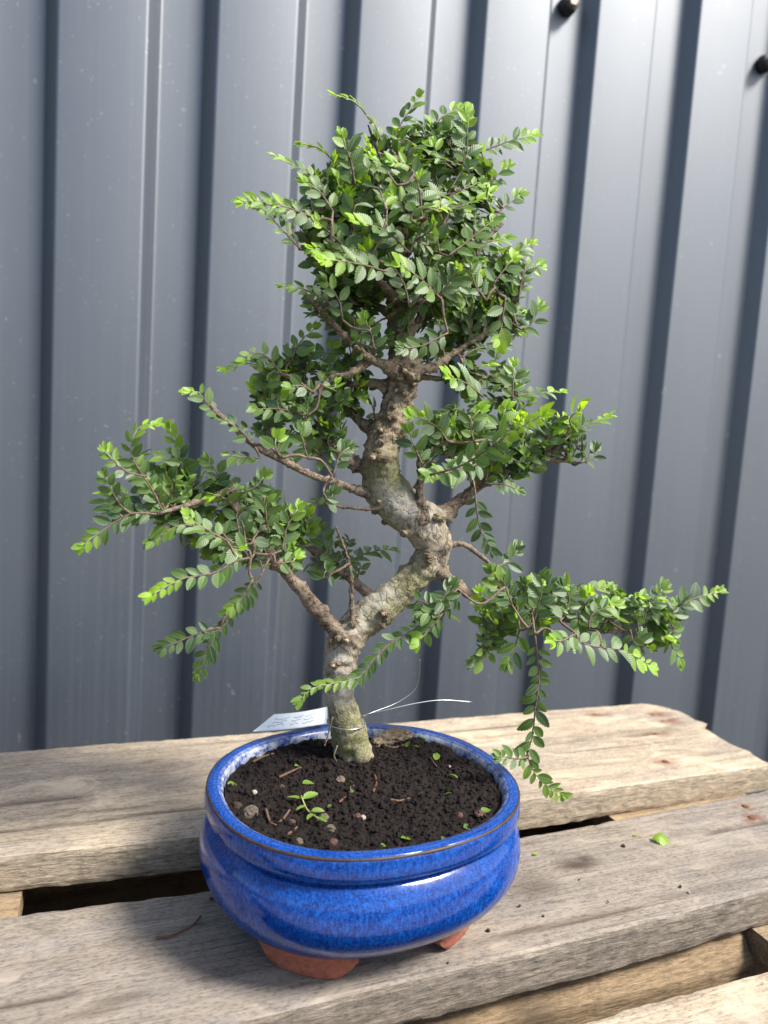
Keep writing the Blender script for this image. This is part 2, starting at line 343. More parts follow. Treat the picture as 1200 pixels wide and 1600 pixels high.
# ------------------------------------------------------------------ slatted wooden table
table = empty('slatted_table', (0, .05, -.78))
tag(table, 'weathered grey wooden slatted table top holding the bonsai pot', 'table')
def plank(name, x0, x1, y0, y1, z0, z1, mat, seed, res=.004, rust=(), dirt=(), crack=None, endfun=None, wob=.0012, fy=None, by=None, splits=()):
    """closed box of fine quads; edges worn, faces slightly uneven"""
    L, Wd, T = x1 - x0, y1 - y0, z1 - z0
    nx = max(2, int(L / res)); ny = max(2, int(Wd / res)); nt = max(2, int(T / (res * 1.2)))
    per = []                                                # closed cross-section loop (y, z), clockwise from top back
    per += [(y1 - Wd * i / ny, z1) for i in range(ny)]; per += [(y0, z1 - T * i / nt) for i in range(nt)]
    per += [(y0 + Wd * i / 6, z0) for i in range(6)]; per += [(y1, z0 + T * i / nt) for i in range(nt)]
    per = np.array(per); n = len(per)
    xs = np.linspace(x0, x1, nx + 1)
    X = np.repeat(xs, n); YZ = np.tile(per, (nx + 1, 1)); Y = YZ[:, 0].copy(); Z = YZ[:, 1].copy()
    o = seed * 3.7
    yy = (Y - y0) / Wd; zz = (Z - z0) / T
    # worn corners
    extra_dirt = np.zeros_like(X)
    dy = np.minimum(Y - y0, y1 - Y); dz = np.minimum(Z - z0, z1 - Z)
    rad = .0013 + .0014 * fbm(np.stack([X * 18 + o, (yy > .5) * 9., (zz > .5) * 7.], 1), 3, seed) + .0006 * vn(np.stack([X * 130 + o, (yy > .5) * 9., (zz > .5) * 7.], 1), seed)
    rad = np.clip(rad, .0005, .006)
    ty = Y - y0; sgn = np.where(yy < .5, 1, -1)
    top = dz < 1e-6; side = dy < 1e-6
    Z = np.where(top & (dy < rad), Z + np.where(zz > .5, -1, 1) * (rad - dy) * .55, Z)
    Y = np.where(side & (dz < rad), Y + sgn * (rad - dz) * .55, Y)
    if fy:
        f_ = np.interp(X, [q[0] for q in fy], [q[1] for q in fy]); b_ = np.interp(X, [q[0] for q in by], [q[1] for q in by])
        k_ = np.clip((Y - y0) / Wd, 0, 1); Y = Y + (f_ - y0) * (1 - k_) + (b_ - y1) * k_
    # gentle warp of the long edges and rough surface
    Y = Y + wob * 1.4 * fbm(np.stack([X * 5 + o, np.where(yy > .5, 3., 0.), np.zeros_like(X)], 1), 3, seed + 1) * np.where(yy > .5, 1, 1)
    Y = Y + np.where(side, .0006 * fbm(np.stack([X * 120, Z * 400, np.full_like(X, o)], 1), 3, seed + 2), 0)
    Z = Z + np.where(top, .0005 * fbm(np.stack([X * 16 + o, Y * 260, np.zeros_like(X)], 1), 4, seed + 3) + .0009 * fbm(np.stack([X * 6 + o, Y * 20, np.zeros_like(X)], 1), 2, seed + 4), 0)
    for (sx_, ex_, sy_, dp_) in splits:
        yc = sy_ + .002 * vn(np.stack([X * 30, np.zeros_like(X), np.full_like(X, sy_ * 50)], 1), 4)
        w_ = np.clip((X - sx_) / .02, 0, 1) * np.clip((ex_ - X) / .02, 0, 1) * (zz > .5); gz = np.exp(-((Y - yc) / .0022) ** 2)
        Z = Z - dp_ * w_ * gz; extra_dirt = np.maximum(extra_dirt, .8 * w_ * gz)
    if crack:
        cx0, cy, amp = crack
        yc = cy + .0035 * vn(np.stack([X * 20, np.zeros_like(X), np.full_like(X, o)], 1), 3)
        wgt = np.clip((X - cx0) / .05, 0, 1) * (zz > .5)
        Z = Z - amp * wgt * np.exp(-((Y - yc) / .0026) ** 2)
    rs = np.zeros_like(X); dr = extra_dirt.copy()
    for (px, py, r) in rust:
        d = np.sqrt(((X - px) / 1.7) ** 2 + (Y - py) ** 2); rs = np.maximum(rs, np.clip(1.5 - d / r, 0, 1) * .9 * (zz > .5))
    rs *= np.clip(.6 + 1.2 * fbm(np.stack([X * 110, Y * 260, np.zeros_like(X)], 1), 3, 8), 0, 1)
    for (px, py, rx, ry, a) in dirt:
        d = np.sqrt(((X - px) / rx) ** 2 + ((Y - py) / ry) ** 2) + .45 * fbm(np.stack([X * 90, Y * 190, np.full_like(X, px)], 1), 4, 9)
        dr = np.maximum(dr, np.clip(1.25 - d, 0, 1) * a * (zz > .5))
    if endfun: X = X + (X - x0) / L * endfun(Y)
    V = np.stack([X, Y, Z], 1); Fc = []
    for i in range(nx):
        for k in range(n):
            a = i * n + k; b = i * n + (k + 1) % n; Fc.append((a, b, b + n, a + n))
    for i, flip in ((0, False), (nx, True)):
        b = len(V); V = np.vstack([V, [[V[i * n:(i + 1) * n, 0].mean() + (.0 if flip else 0), (y0 + y1) / 2, (z0 + z1) / 2]]])
        rs = np.append(rs, 0); dr = np.append(dr, 0)
        for k in range(n):
            f = (i * n + k, i * n + (k + 1) % n, b); Fc.append(f if not flip else f[::-1])
    c = np.array([(x0 + x1) / 2, (y0 + y1) / 2, z0])
    ob = mesh(name, V - c, Fc, mat, None, False, dict(rust=rs, dirt=dr)); ob.location = tuple(c)
    ob.parent = table; ob.matrix_parent_inverse = Matrix.Translation(-Vector(table.location))
    return ob
nails_back = [(.3846, .2594), (.4568, .2447), (.4541, .2253), (.4186, .1953), (.3773, .134)]
def corner(Y):                                              # back corner sawn round, small step at the split
    t = np.clip((Y - .245) / .046, 0, 1); return -.045 * t ** 2 + .003 * vn(np.stack([Y * 90, Y * 0, Y * 0], 1), 2) + np.where(Y > .205, .012, 0)
pb = plank('plank', -.72, .488, .1085, .291, -.028, 0, M['wood'], 1, .0035, splits=[(-.5, -.16, .1955, .002), (-.26, .02, .152, .001), (.1, .3, .25, .001)], fy=[(-.7, .125), (-.226, .1165), (-.09, .1097), (.19, .098), (.47, .102)], by=[(-.7, .305), (-.247, .297), (.056, .290), (.47, .283)],
           rust=[(x, y, .0085) for x, y in nails_back], dirt=[(.41, .2, .07, .003, .8), (.405, .206, .06, .006, .5), (.32, .203, .05, .006, .5), (.30, .212, .03, .004, .4), (-.215, .196, .045, .0035, .8), (-.15, .165, .09, .002, .55), (-.05, .235, .02, .006, .3), (.455, .215, .02, .006, .4)],  # long dark smears along the split, smaller dark marks elsewhere
           crack=(.26, .2, .0045), endfun=corner)
nails_mid = [(.3836, .0396), (.3721, .0219)]
pm = plank('plank', -.70, .50, -.069, .048, -.028, 0, M['wood_grey'], 2, .0032, splits=[(.30, .45, .012, .002), (-.32, -.16, -.028, .0012), (.06, .2, -.052, .001)], fy=[(-.7, -.09), (-.08, -.0751), (.06, -.072), (.223, -.0669), (.5, -.058)], by=[(-.7, .052), (-.217, .0481), (-.09, .0419), (.157, .0465), (.277, .0524), (.436, .0616), (.5, .066)],
           rust=[(x, y, .0065) for x, y in nails_mid],
           dirt=[(.1751, .0026, .021, .009, .95), (.185, .006, .01, .004, 1.), (.1264, -.0126, .024, .016, .6), (-.1448, -.0415, .024, .004, .6), (-.165, -.048, .03, .004, .4), (-.10, -.03, .03, .012, .25), (-.09, .03, .006, .003, .7), (.31, -.03, .05, .01, .25), (-.2, .0, .06, .006, .2), (.05, -.055, .05, .006, .25), (.25, -.05, .06, .004, .3), (-.06, .035, .05, .008, .3), (.33, .012, .04, .002, .5)])
pf = plank('plank', -.68, .50, -.250, -.126, -.028, 0, M['wood'], 3, .004, dirt=[(.2, -.16, .05, .01, .3)])
for b, lst in ((pb, nails_back), (pm, nails_mid)):
    for (x, y) in lst:
        V, Fc = lathe([(.0018, -.004), (.0034, -.0003), (.0034, .0007), (.0020, .0012), (0, .0012)], 12)
        o = mesh('nail', V + np.array([x, y, -.0005]), Fc, M['rust']); o.parent = b
        o.matrix_parent_inverse = Matrix.Translation(-Vector(b.location)) 
# lower frame: rails along the planks, cross boards under them, bottom deck added to shut out light, legs
plank('crossbeam', -.315, -.2115, -.245, .285, -.0465, -.0285, M['wood_raw'], 6, .008)
plank('crossbeam', .285, .455, -.245, .285, -.0465, -.0285, M['wood_raw'], 7, .008)
def stringer():
    # squared timber with a waney upper front edge, cut square at the right end
    sec = [(-.022, -.0285), (-.046, -.0286), (-.058, -.036), (-.0655, -.047), (-.067, -.049), (-.0665, -.075), (-.065, -.098), (-.022, -.098)]
    xs = np.linspace(-.62, .283, 200); n = 40
    P = np.array(sec + sec[:1]); seg = np.linspace(0, len(sec), n, endpoint=False)
    Q = np.array([P[int(s)] * (1 - s % 1) + P[int(s) + 1] * (s % 1) for s in seg])
    V = []
    for x in xs:
        q = np.column_stack([np.full(n, x), Q]); w = .0022 * fbm(np.stack([np.full(n, x * 14), Q[:, 0] * 60, Q[:, 1] * 60], 1), 3, 20)
        q[:, 1] += w * (Q[:, 0] < -.03); q[:, 2] += w * .6 * (Q[:, 0] < -.03) * (Q[:, 1] < -.030); V.append(q)
    V = np.vstack(V); Fc = []
    for i in range(len(xs) - 1):
        for k in range(n): a = i * n + k; b = i * n + (k + 1) % n; Fc.append((a, b, b + n, a + n))
    Fc += [tuple(range(n))[::-1], tuple((len(xs) - 1) * n + k for k in range(n))]
    rs = np.zeros(len(V)); dr = np.zeros(len(V))
    for (px, pz, r) in ((.10, -.05, .016), (.125, -.035, .01), (.02, -.05, .02)):
        d = np.hypot((V[:, 0] - px) / 1.6, V[:, 2] - pz); dr = np.maximum(dr, np.clip(1.2 - d / r, 0, 1) * .7)
    o = mesh('stringer', V - np.array([0, -.045, -.098]), Fc, M['wood_raw'], None, True, dict(rust=rs, dirt=dr)); o.location = (0, -.045, -.098)
    o.parent = table; o.matrix_parent_inverse = Matrix.Translation(-Vector(table.location))
stringer()
plank('stringer', -.62, .40, .255, .285, -.12, -.0470, M['wood_raw'], 9, .012)  # back rail added to block light behind the plank gaps
plank('stringer', -.62, .33, -.245, -.21, -.12, -.0470, M['wood_raw'], 10, .012)
for i in range(5): plank('shade_deck_board', -.62, .455 + .004 * (i % 3), -.245 + i * .107, -.245 + i * .107 + .105, -.142, -.1205, M['wood_raw'], 11 + i, .014)  # closed deck, added so the space below the planks stays dark
plank('brace', .425, .45, -.02, .25, -.12, -.0470, M['wood_raw'], 17, .012)  # also set across the open right end to keep light out
for x in (-.58, .24):
    for y in (-.21, .25): plank('leg', x - .035, x + .035, y - .035, y + .035, -.78, -.1422, M['wood_raw'], 18 + int(x * 10) + int(y * 10), .03)

# ------------------------------------------------------------------ glazed oval pot
A0, B0, EX = .1000, .0878, 2.2268
def oval(off, th, dx=0):
    a, b = A0 + off, B0 + off; c, s = np.cos(th), np.sin(th)
    r = (np.abs(c / a) ** EX + np.abs(s / b) ** EX) ** (-1 / EX)
    t = .0765; X, Y = r * c, r * s
    return X * math.cos(t) - Y * math.sin(t), X * math.sin(t) + Y * math.cos(t)
def smooth_prof(P, n):
    P = np.array(P, float); return cat(P, n)
def cat(P, n):                                               # Catmull-Rom through points, n per span
    P = np.asarray(P, float); Q = np.vstack([2 * P[0] - P[1], P, 2 * P[-1] - P[-2]]); out = []
    for i in range(1, len(Q) - 2):
        for t in np.arange(n) / n:
            out.append(.5 * (2 * Q[i] + (Q[i + 1] - Q[i - 1]) * t + (2 * Q[i - 1] - 5 * Q[i] + 4 * Q[i + 1] - Q[i + 2]) * t * t + (-Q[i - 1] + 3 * Q[i] - 3 * Q[i + 1] + Q[i + 2]) * t ** 3))
    out.append(P[-1]); return np.array(out)
pot = empty('bonsai_pot', (0, 0, 0))
tag(pot, 'glossy cobalt blue glazed oval bonsai pot with terracotta feet on the table', 'pot')
PROF = [(-.040, .0115), (-.030, .0118), (-.0265, .0125), (-.0195, .0165), (-.0105, .0235), (-.0030, .0320), (.0018, .0405), (.0036, .0490), (.0030, .0575), (.0006, .0645), (-.0026, .0690), (-.0050, .0710), (-.0046, .0726), (-.0010, .0740), (.0009, .0768), (.0013, .0805), (.0009, .0850), (0, .0878), (-.0012, .0890), (-.0045, .0893), (-.0075, .0884), (-.0094, .0858), (-.0102, .0800), (-.0104, .0700), (-.012, .055)]
pp = cat(PROF, 4); TH = np.linspace(0, 2 * np.pi, 200, endpoint=False); n = len(TH)
V = []; lime = []
for o, z in pp:
    x, y = oval(o, TH); wv = .00045 * vn(np.stack([np.cos(TH) * 3, np.sin(TH) * 3, np.full(n, z * 40)], 1), 4)
    V.append(np.stack([x * (1 + wv * 6), y * (1 + wv * 6), np.full(n, z) + wv * (z > .07)], 1))
    inn = (o < -.0068 and z > .05); lime.append(np.full(n, .72 if (o < -.0085 and z > .05) else (.22 if inn else .0)))
V = np.vstack(V); Fc = []
for j in range(len(pp) - 1):
    for k in range(n): Fc.append((j * n + k, j * n + (k + 1) % n, (j + 1) * n + (k + 1) % n, (j + 1) * n + k))
Fc.append(tuple(range(n))[::-1])
child(mesh('body', V, Fc, M['glaze'], attrs=dict(lime=np.concatenate(lime))), pot)
def ring(name, off, z, r, mat, parent):
    V = []; Fc = []; K = 8
    x, y = oval(off, TH); x2, y2 = oval(off + .01, TH); nx, ny = (x2 - x) / .01, (y2 - y) / .01
    rr = r * (1 + .45 * fbm(np.stack([np.cos(TH) * 9, np.sin(TH) * 9, TH * 0], 1), 3, 31))
    for k in range(K):
        a = 2 * math.pi * k / K; V.append(np.stack([x + nx * rr * math.cos(a), y + ny * rr * math.cos(a), z + rr * .9 * math.sin(a)], 1))
    V = np.vstack(V)
    for k in range(K):
        for i in range(n): Fc.append((k * n + i, k * n + (i + 1) % n, ((k + 1) % K) * n + (i + 1) % n, ((k + 1) % K) * n + i))
    return child(mesh(name, V, Fc, mat), parent)
ring('rim_edge', -.0003, .0877, .00095, M['edge'], pot)
def foot(th0, th1):
    K = 40; V = []; Fc = []; t = np.linspace(th0, th1, K)
    env = np.sin(np.linspace(.0, math.pi, K)) ** .7; 
    low = .0128 * (1 - np.clip(env * 1.25, 0, 1)); 
    sec = [(-.019, .0172), (-.0205, .0125), (-.0225, .006), (-.0225, .0022), (-.0245, .0), (-.045, 0), (-.047, .006), (-.047, .0122)]
    for o, z in sec:
        x, y = oval(o, t); V.append(np.stack([x, y, np.maximum(z, low)], 1))
    V = np.vstack(V); m_ = len(sec)
    for j in range(m_ - 1):
        for i in range(K - 1): Fc.append((j * K + i, (j + 1) * K + i, (j + 1) * K + i + 1, j * K + i + 1))
    return child(mesh('foot', V, Fc, M['terracotta']), pot)
for c, w in ((222, 25), (312, 20), (48, 24), (132, 24)): foot(math.radians(c - w), math.radians(c + w))

# ------------------------------------------------------------------ soil
SZ = .0832
def soil_h(x, y):
    P = np.stack([x, y, np.zeros_like(x)], -1)
    h = SZ + .0030 * fbm(P * 45, 3, 40) + .0026 * fbm(P * 160, 3, 41) + .0022 * fbm(P * 480, 3, 42)
    return h + .004 * np.exp(-((x - .007) ** 2 + (y - .047) ** 2) / .02 ** 2)
R_ = np.linspace(0, 1, 110); T_ = np.linspace(0, 2 * np.pi, 300, endpoint=False)
ox, oy = oval(-.0108, T_)
X = (R_[:, None] ** .8 * ox[None]).ravel(); Y = (R_[:, None] ** .8 * oy[None]).ravel()
V = np.stack([X, Y, soil_h(X, Y)], 1); n = 300; Fc = []
for j in range(len(R_) - 1):
    for k in range(n): Fc.append((j * n + k, (j + 1) * n + k, (j + 1) * n + (k + 1) % n, j * n + (k + 1) % n))
phi = (1 + 5 ** .5) / 2
ICO_V = norm(np.array([(-1, phi, 0), (1, phi, 0), (-1, -phi, 0), (1, -phi, 0), (0, -1, phi), (0, 1, phi), (0, -1, -phi), (0, 1, -phi), (phi, 0, -1), (phi, 0, 1), (-phi, 0, -1), (-phi, 0, 1)], float))
ICO_F = [(0, 11, 5), (0, 5, 1), (0, 1, 7), (0, 7, 10), (0, 10, 11), (1, 5, 9), (5, 11, 4), (11, 10, 2), (10, 7, 6), (7, 1, 8), (3, 9, 4), (3, 4, 2), (3, 2, 6), (3, 6, 8), (3, 8, 9), (4, 9, 5), (2, 4, 11), (6, 2, 10), (8, 6, 7), (9, 8, 1)]
VV = [V]; base = len(V)
NC = 7000
rr = np.sqrt(RNG.random(NC)) * .985; tt = RNG.random(NC) * 2 * np.pi; cx, cy = oval(-.0115, tt); cx *= rr; cy *= rr
cs = .00035 + .0012 * RNG.random(NC) ** 4; ch = soil_h(cx, cy)
for i in range(NC):
    q = ICO_V * cs[i] * (1 + .9 * (RNG.random((12, 1)) - .5)) * (RNG.random(3) * 1.2 + .4)
    VV.append(q + [cx[i], cy[i], ch[i] + cs[i] * .35]); Fc += [(a + base, b + base, c + base) for a, b, c in ICO_F]; base += 12
soil = mesh('soil', np.vstack(VV), Fc, M['soil']); tag(soil, 'dark crumbly potting soil filling the blue pot', 'soil', kind='stuff')

# ------------------------------------------------------------------ bonsai tree: trunk and branches
TB = at_z(550, 1190, .078)                                    # where the trunk leaves the soil
TY = .042
tree = empty('bonsai_tree', (float(TB[0]), float(TB[1]), .078))
tag(tree, 'gnarled bonsai tree with twisting pale trunk and tiny serrated leaves in the blue pot', 'tree')
PXM = .49 / F_PX                                              # metres per photograph pixel near the trunk
def tube(P, Rr, seg=10, cap=True):
    P = np.asarray(P, float); N = len(P); T = norm(np.gradient(P, axis=0))
    u = np.cross(T[0], [0.3, -1, .2]); u = u / np.linalg.norm(u); V = []; U = []
    for i in range(N):
        u = u - T[i] * (u @ T[i]); u = u / np.linalg.norm(u); U.append(u.copy())
    U = np.array(U); B = np.cross(T, U); a = np.arange(seg) * 2 * np.pi / seg
    D = U[:, None] * np.cos(a)[None, :, None] + B[:, None] * np.sin(a)[None, :, None]
    V = P[:, None] + D * np.asarray(Rr)[:, None, None]
    Fc = []
    for i in range(N - 1):
        for k in range(seg): Fc.append((i * seg + k, i * seg + (k + 1) % seg, (i + 1) * seg + (k + 1) % seg, (i + 1) * seg + k))
    if cap: Fc.append(tuple(range(seg))[::-1]); Fc.append(tuple((N - 1) * seg + k for k in range(seg)))
    return V.reshape(-1, 3), Fc, D.reshape(-1, 3)
TR = [(566, 1222, 38, .047), (557, 1192, 34, .046), (545, 1145, 31, .043), (533, 1090, 25, .042), (531, 1045, 27, .042), (538, 1008, 31, .042), (565, 972, 31, .042), (602, 942, 29, .042), (641, 908, 28, .042), (668, 880, 30, .041), (677, 850, 30, .040), (660, 820, 35, .040), (630, 792, 37, .040), (602, 764, 36, .041), (593, 735, 31, .042), (597, 702, 27, .043), (607, 668, 26, .044), (621, 632, 24, .044), (628, 602, 24, .044), (632, 572, 26, .044), (626, 535, 18, .044), (622, 490, 16, .044), (620, 455, 14, .044), (623, 415, 11, .044), (630, 365, 9, .044), (636, 315, 7, .044), (641, 260, 4.5, .044), (645, 205, 2.5, .044)]
tp = cat([list(at(x, y, Yv)) + [r * PXM * .93] for x, y, r, Yv in TR], 12)
V, Fc, D = tube(tp[:, :3], tp[:, 3], 56)
rad = np.repeat(tp[:, 3], 56)
KN = [(525, 995, .010, .0042, 1), (548, 1000, .006, .003, 1), (520, 1045, .006, .0032, 1), (598, 962, .0075, .0042, 1), (612, 975, .005, .002, .6), (635, 838, .006, .0042, 1), (670, 868, .006, .0026, 1), (693, 853, .006, .004, 1), (690, 805, .007, .004, 1), (655, 795, .005, .003, .5), (548, 968, .006, .0028, .7), (580, 712, .008, .0032, 1), (600, 722, .009, .002, .6), (585, 790, .005, .0028, 1), (590, 668, .005, .0028, 1), (612, 612, .005, .003, .7), (640, 590, .008, .0035, 1), (615, 575, .008, .0038, 1), (590, 690, .006, .0025, .8), (605, 600, .005, .002, .5), (565, 1150, .006, .0015, .3), (525, 1120, .008, .001, .6), (570, 1185, .01, .003, .3)]
MOSS = [(600, 742, .017, 1.), (615, 755, .014, 1.), (575, 800, .015, 1.), (600, 818, .013, 1.), (630, 850, .010, .8), (545, 1155, .026, 1.), (560, 1135, .014, .9), (610, 962, .018, 1.), (650, 912, .016, .9), (640, 855, .012, .5), (570, 745, .01, .6), (630, 930, .014, .6)]
SILV = [(625, 788, .014, 1.), (600, 775, .010, .9), (660, 815, .012, .8), (650, 800, .012, .9), (590, 930, .014, .7), (530, 1075, .013, .8), (530, 1030, .010, .6), (560, 965, .010, .5), (515, 1060, .01, .6)]
att = np.zeros((len(V), 3)); disp = np.zeros(len(V))
for (x, y, r, h, k) in KN:
    c = at(x, y, TY - .011); d2 = ((V - c) ** 2).sum(1) / r ** 2; e = np.exp(-d2 * 1.6)
    disp += h * e * (1 + .7 * fbm(V * 420, 3, 55)); att[:, 2] = np.maximum(att[:, 2], e * k)
for L, ch_ in ((MOSS, 0), (SILV, 1)):
    for (x, y, r, k) in L:
        c = at(x, y, TY - .010); d = np.sqrt(((V - c) ** 2).sum(1)) / r
        att[:, ch_] = np.maximum(att[:, ch_], np.clip(1.4 - d, 0, 1) * k)
arc = np.repeat(np.cumsum(np.r_[0, np.linalg.norm(np.diff(tp[:, :3], axis=0), axis=1)]), 56)
disp += rad * (.20 * fbm(V * 55, 3, 50)) + .0018 * fbm(V * 170, 4, 51) + .0013 * fbm(V * 480, 3, 52)
up_ = np.repeat(np.clip((tp[:, 2] - .28) / .03, 0, 1), 56); disp += up_ * (.0030 * fbm(V * 300, 3, 57) + .0018 * np.abs(vn(V * 620, 58)))
disp += .0005 * np.sin(arc * 900 + 4 * vn(V * 90, 53)) * np.clip(vn(np.stack([arc * 30, arc * 0, arc * 0], 1), 6) + .2, 0, 1)
V = V + D * disp[:, None]
child(mesh('trunk', V, Fc, M['trunk'], attrs=dict(bark=att, upper=np.repeat(np.clip((tp[:, 2] - .285) / .03, 0, 1), 56))), tree)
TRV = V; TRQ = (V - CAM) @ ROT.T; TRPX = np.stack([600 + F_PX * TRQ[:, 0] / TRQ[:, 2], 800 - F_PX * TRQ[:, 1] / TRQ[:, 2]], 1)
NODES = []                                                    # 3-D points that twigs may grow from
def px_path(pts, y0, y1):
    n = len(pts); return np.array([at(x, y, y0 + (y1 - y0) * i / max(1, n - 1)) for i, (x, y) in enumerate(pts)])
def branch(pts, r0, r1, y0=TY, y1=TY, node_from=.25, mat='branch', name='branch'):
    P = cat(px_path(pts, y0, y1), 9); N = len(P); t = np.linspace(0, 1, N)
    r = .86 * (r0 + (r1 - r0) * t ** .8) * PXM * (1 + .75 * np.exp(-(t * (N / 9.) / .9) ** 2))
    V, Fc, D = tube(P, r, 16)
    rr = np.repeat(r, 16); dd = rr * (.26 * fbm(V * 190, 3, 60) + .20 * fbm(V * 520, 3, 61))
    a_ = np.repeat(np.cumsum(np.r_[0, np.linalg.norm(np.diff(P, axis=0), axis=1)]), 16)
    dd += rr * .22 * np.clip(fbm(np.stack([a_ * 260, a_ * 0, a_ * 0 + len(NODES)], 1), 2, 62) * 3 - .25, 0, 1) * (.5 + .5 * vn(V * 700, 63))
    # bud scars and short dead spurs
    for i in range(2, N - 2):
        if random.random() < .5:
            k = random.randrange(16); c = V[i * 16 + k]; d2 = ((V - c) ** 2).sum(1) / (r[i] * .45) ** 2; dd += r[i] * random.uniform(.35, 1.0) * np.exp(-d2)
    o = child(mesh(name, V + D * dd[:, None], Fc, M[mat]), tree)
    for i in range(N):
        if t[i] >= node_from: NODES.append(P[i])
    return o
branch([(548, 1010), (525, 985), (500, 958), (470, 922), (440, 888), (418, 862), (392, 832), (370, 795), (362, 765), (330, 780), (290, 790), (250, 802)], 15, 3, TY, TY - .02)
branch([(600, 950), (578, 930), (550, 906), (520, 884), (485, 856), (455, 835), (410, 805), (360, 785)], 11, 4, TY + .01, TY + .045)
branch([(555, 985), (550, 955), (549, 905), (540, 862), (524, 822)], 5, 2, TY - .008, TY - .008)
branch([(600, 775), (565, 768), (530, 756), (490, 744), (455, 727), (425, 712), (395, 695), (365, 668), (345, 650), (328, 632)], 8, 3, TY, TY - .02)
branch([(600, 735), (560, 728), (530, 708), (500, 686), (482, 665), (450, 640), (420, 620)], 11, 4, TY + .004, TY + .02)
branch([(495, 684), (500, 660), (515, 642), (540, 634), (560, 628)], 3.5, 2, TY + .008, TY + .01)
branch([(612, 680), (575, 670), (556, 652), (540, 638), (515, 615), (480, 600)], 11, 5, TY + .01, TY + .03)
branch([(600, 792), (575, 795), (545, 793), (510, 788)], 3.5, 2.5, TY - .008, TY - .012)
branch([(670, 812), (695, 800), (722, 780), (746, 760), (772, 744), (800, 734), (830, 724), (852, 712), (878, 690), (895, 662)], 13, 4, TY, TY - .01)
branch([(746, 760), (736, 735), (720, 705), (708, 692), (700, 670), (690, 655)], 7, 3, TY - .002, TY - .015)
branch([(848, 715), (880, 720), (905, 723), (922, 716)], 4, 2, TY - .008, TY - .01)
branch([(660, 815), (655, 790), (656, 765), (658, 738), (655, 720)], 9, 5, TY - .012, TY - .02)
branch([(670, 850), (697, 852), (722, 850), (745, 864), (766, 882), (785, 910), (800, 935)], 7, 2.5, TY, TY - .01)
branch([(665, 885), (692, 897), (714, 915), (738, 932), (757, 940), (778, 962), (830, 974), (880, 968), (935, 985), (990, 984), (1030, 965), (1050, 955)], 11, 3, TY, TY - .015)
branch([(632, 590), (650, 580), (675, 573), (705, 556), (738, 535), (772, 512), (800, 482), (818, 440)], 10, 3, TY - .006, TY - .015)
branch([(628, 590), (605, 572), (580, 562), (560, 546), (535, 522), (512, 496), (488, 470), (470, 455)], 10, 2.5, TY - .004, TY - .02)
branch([(610, 602), (580, 598), (545, 600), (505, 590), (465, 598), (425, 585), (395, 570)], 7, 2.5, TY + .004, TY + .01)
branch([(575, 562), (548, 585), (520, 588), (500, 605)], 6, 3, TY - .004, TY - .015)
branch([(622, 540), (648, 510), (668, 478), (692, 450), (728, 408), (762, 372), (785, 350)], 9, 2.5, TY - .004, TY - .012)
branch([(622, 520), (640, 495), (655, 470), (665, 440), (670, 400), (690, 355), (705, 320)], 8, 2.5, TY - .012, TY - .03)
branch([(620, 500), (590, 478), (555, 468), (520, 440), (490, 410)], 6, 2.5, TY + .004, TY)
branch([(620, 450), (600, 405), (570, 360), (525, 325), (470, 335), (430, 330)], 7, 2, TY, TY - .01)
branch([(625, 400), (660, 350), (705, 300), (745, 275)], 6, 2, TY + .01, TY + .02)
branch([(632, 350), (612, 290), (590, 235), (575, 195)], 5, 1.5, TY, TY)
branch([(640, 300), (672, 245), (690, 200)], 4, 1.5, TY, TY)
branch([(622, 430), (640, 380), (650, 330), (640, 280), (612, 235)], 5, 2, TY - .01, TY - .04)
branch([(620, 470), (585, 430), (545, 395), (510, 375)], 5, 2, TY - .012, TY - .05)
branch([(625, 460), (680, 410), (720, 380), (740, 340)], 5, 2, TY + .02, TY + .05)
branch([(620, 430), (570, 380), (540, 320), (530, 270)], 5, 2, TY + .02, TY + .05)
branch([(640, 585), (690, 592), (745, 590), (790, 605), (825, 612)], 4.5, 2, TY + .01, TY + .02)
for (x, y) in np.array([t[:2] for t in TR[22:]]): NODES.append(at(x, y, .044))

# ------------------------------------------------------------------ leaves
def leaf_geo(Wd, fold, curl, teeth, twist, seed):
    """serrated elliptic blade of length 1 along +x, upper face +z; returns verts, faces, edge (0 mid..1 rim), (u, |v|)"""
    r = random.Random(seed); n = teeth; V = []; E_ = []; UV = []; Fc = []
    def hw(t): return .5 * Wd * max(0., math.sin(math.pi * min(1, t) ** .86)) ** .72 * (1 - .10 * t)
    def z(x, y): return fold * abs(y) - curl * x * x + twist * x * y - .55 * fold * y * y / Wd
    def add(x, y, e):
        V.append((x, y, z(x, y))); E_.append(e); UV.append((x, abs(y) / Wd * 2)); return len(V) - 1
    mid = [add(i / n, 0, 0) for i in range(n + 1)]
    for s in (1, -1):
        val = [mid[0]]; tooth = []; inner = [mid[0]]
        for i in range(1, n): val.append(add(i / n, s * hw(i / n) * .92, 1)); inner.append(add(i / n - .02, s * hw(i / n) * .5, .5))
        val.append(mid[n]); inner.append(mid[n])
        for i in range(n):
            t = (i + .78) / n; tooth.append(add(min(.985, t + .035), s * (hw(t) * 1.0 + .034), 1.0))
        for i in range(n):
            a, b = inner[i], inner[i + 1]; f1 = [mid[i], mid[i + 1], b, a]; f2 = [a, b, val[i + 1], tooth[i], val[i]]
            for f in (f1, f2):
                g_ = []
                for q in f:
                    if q not in g_: g_.append(q)
                if len(g_) > 2: Fc.append(tuple(g_) if s > 0 else tuple(g_[::-1]))
    return np.array(V), Fc, np.array(E_), np.array(UV)
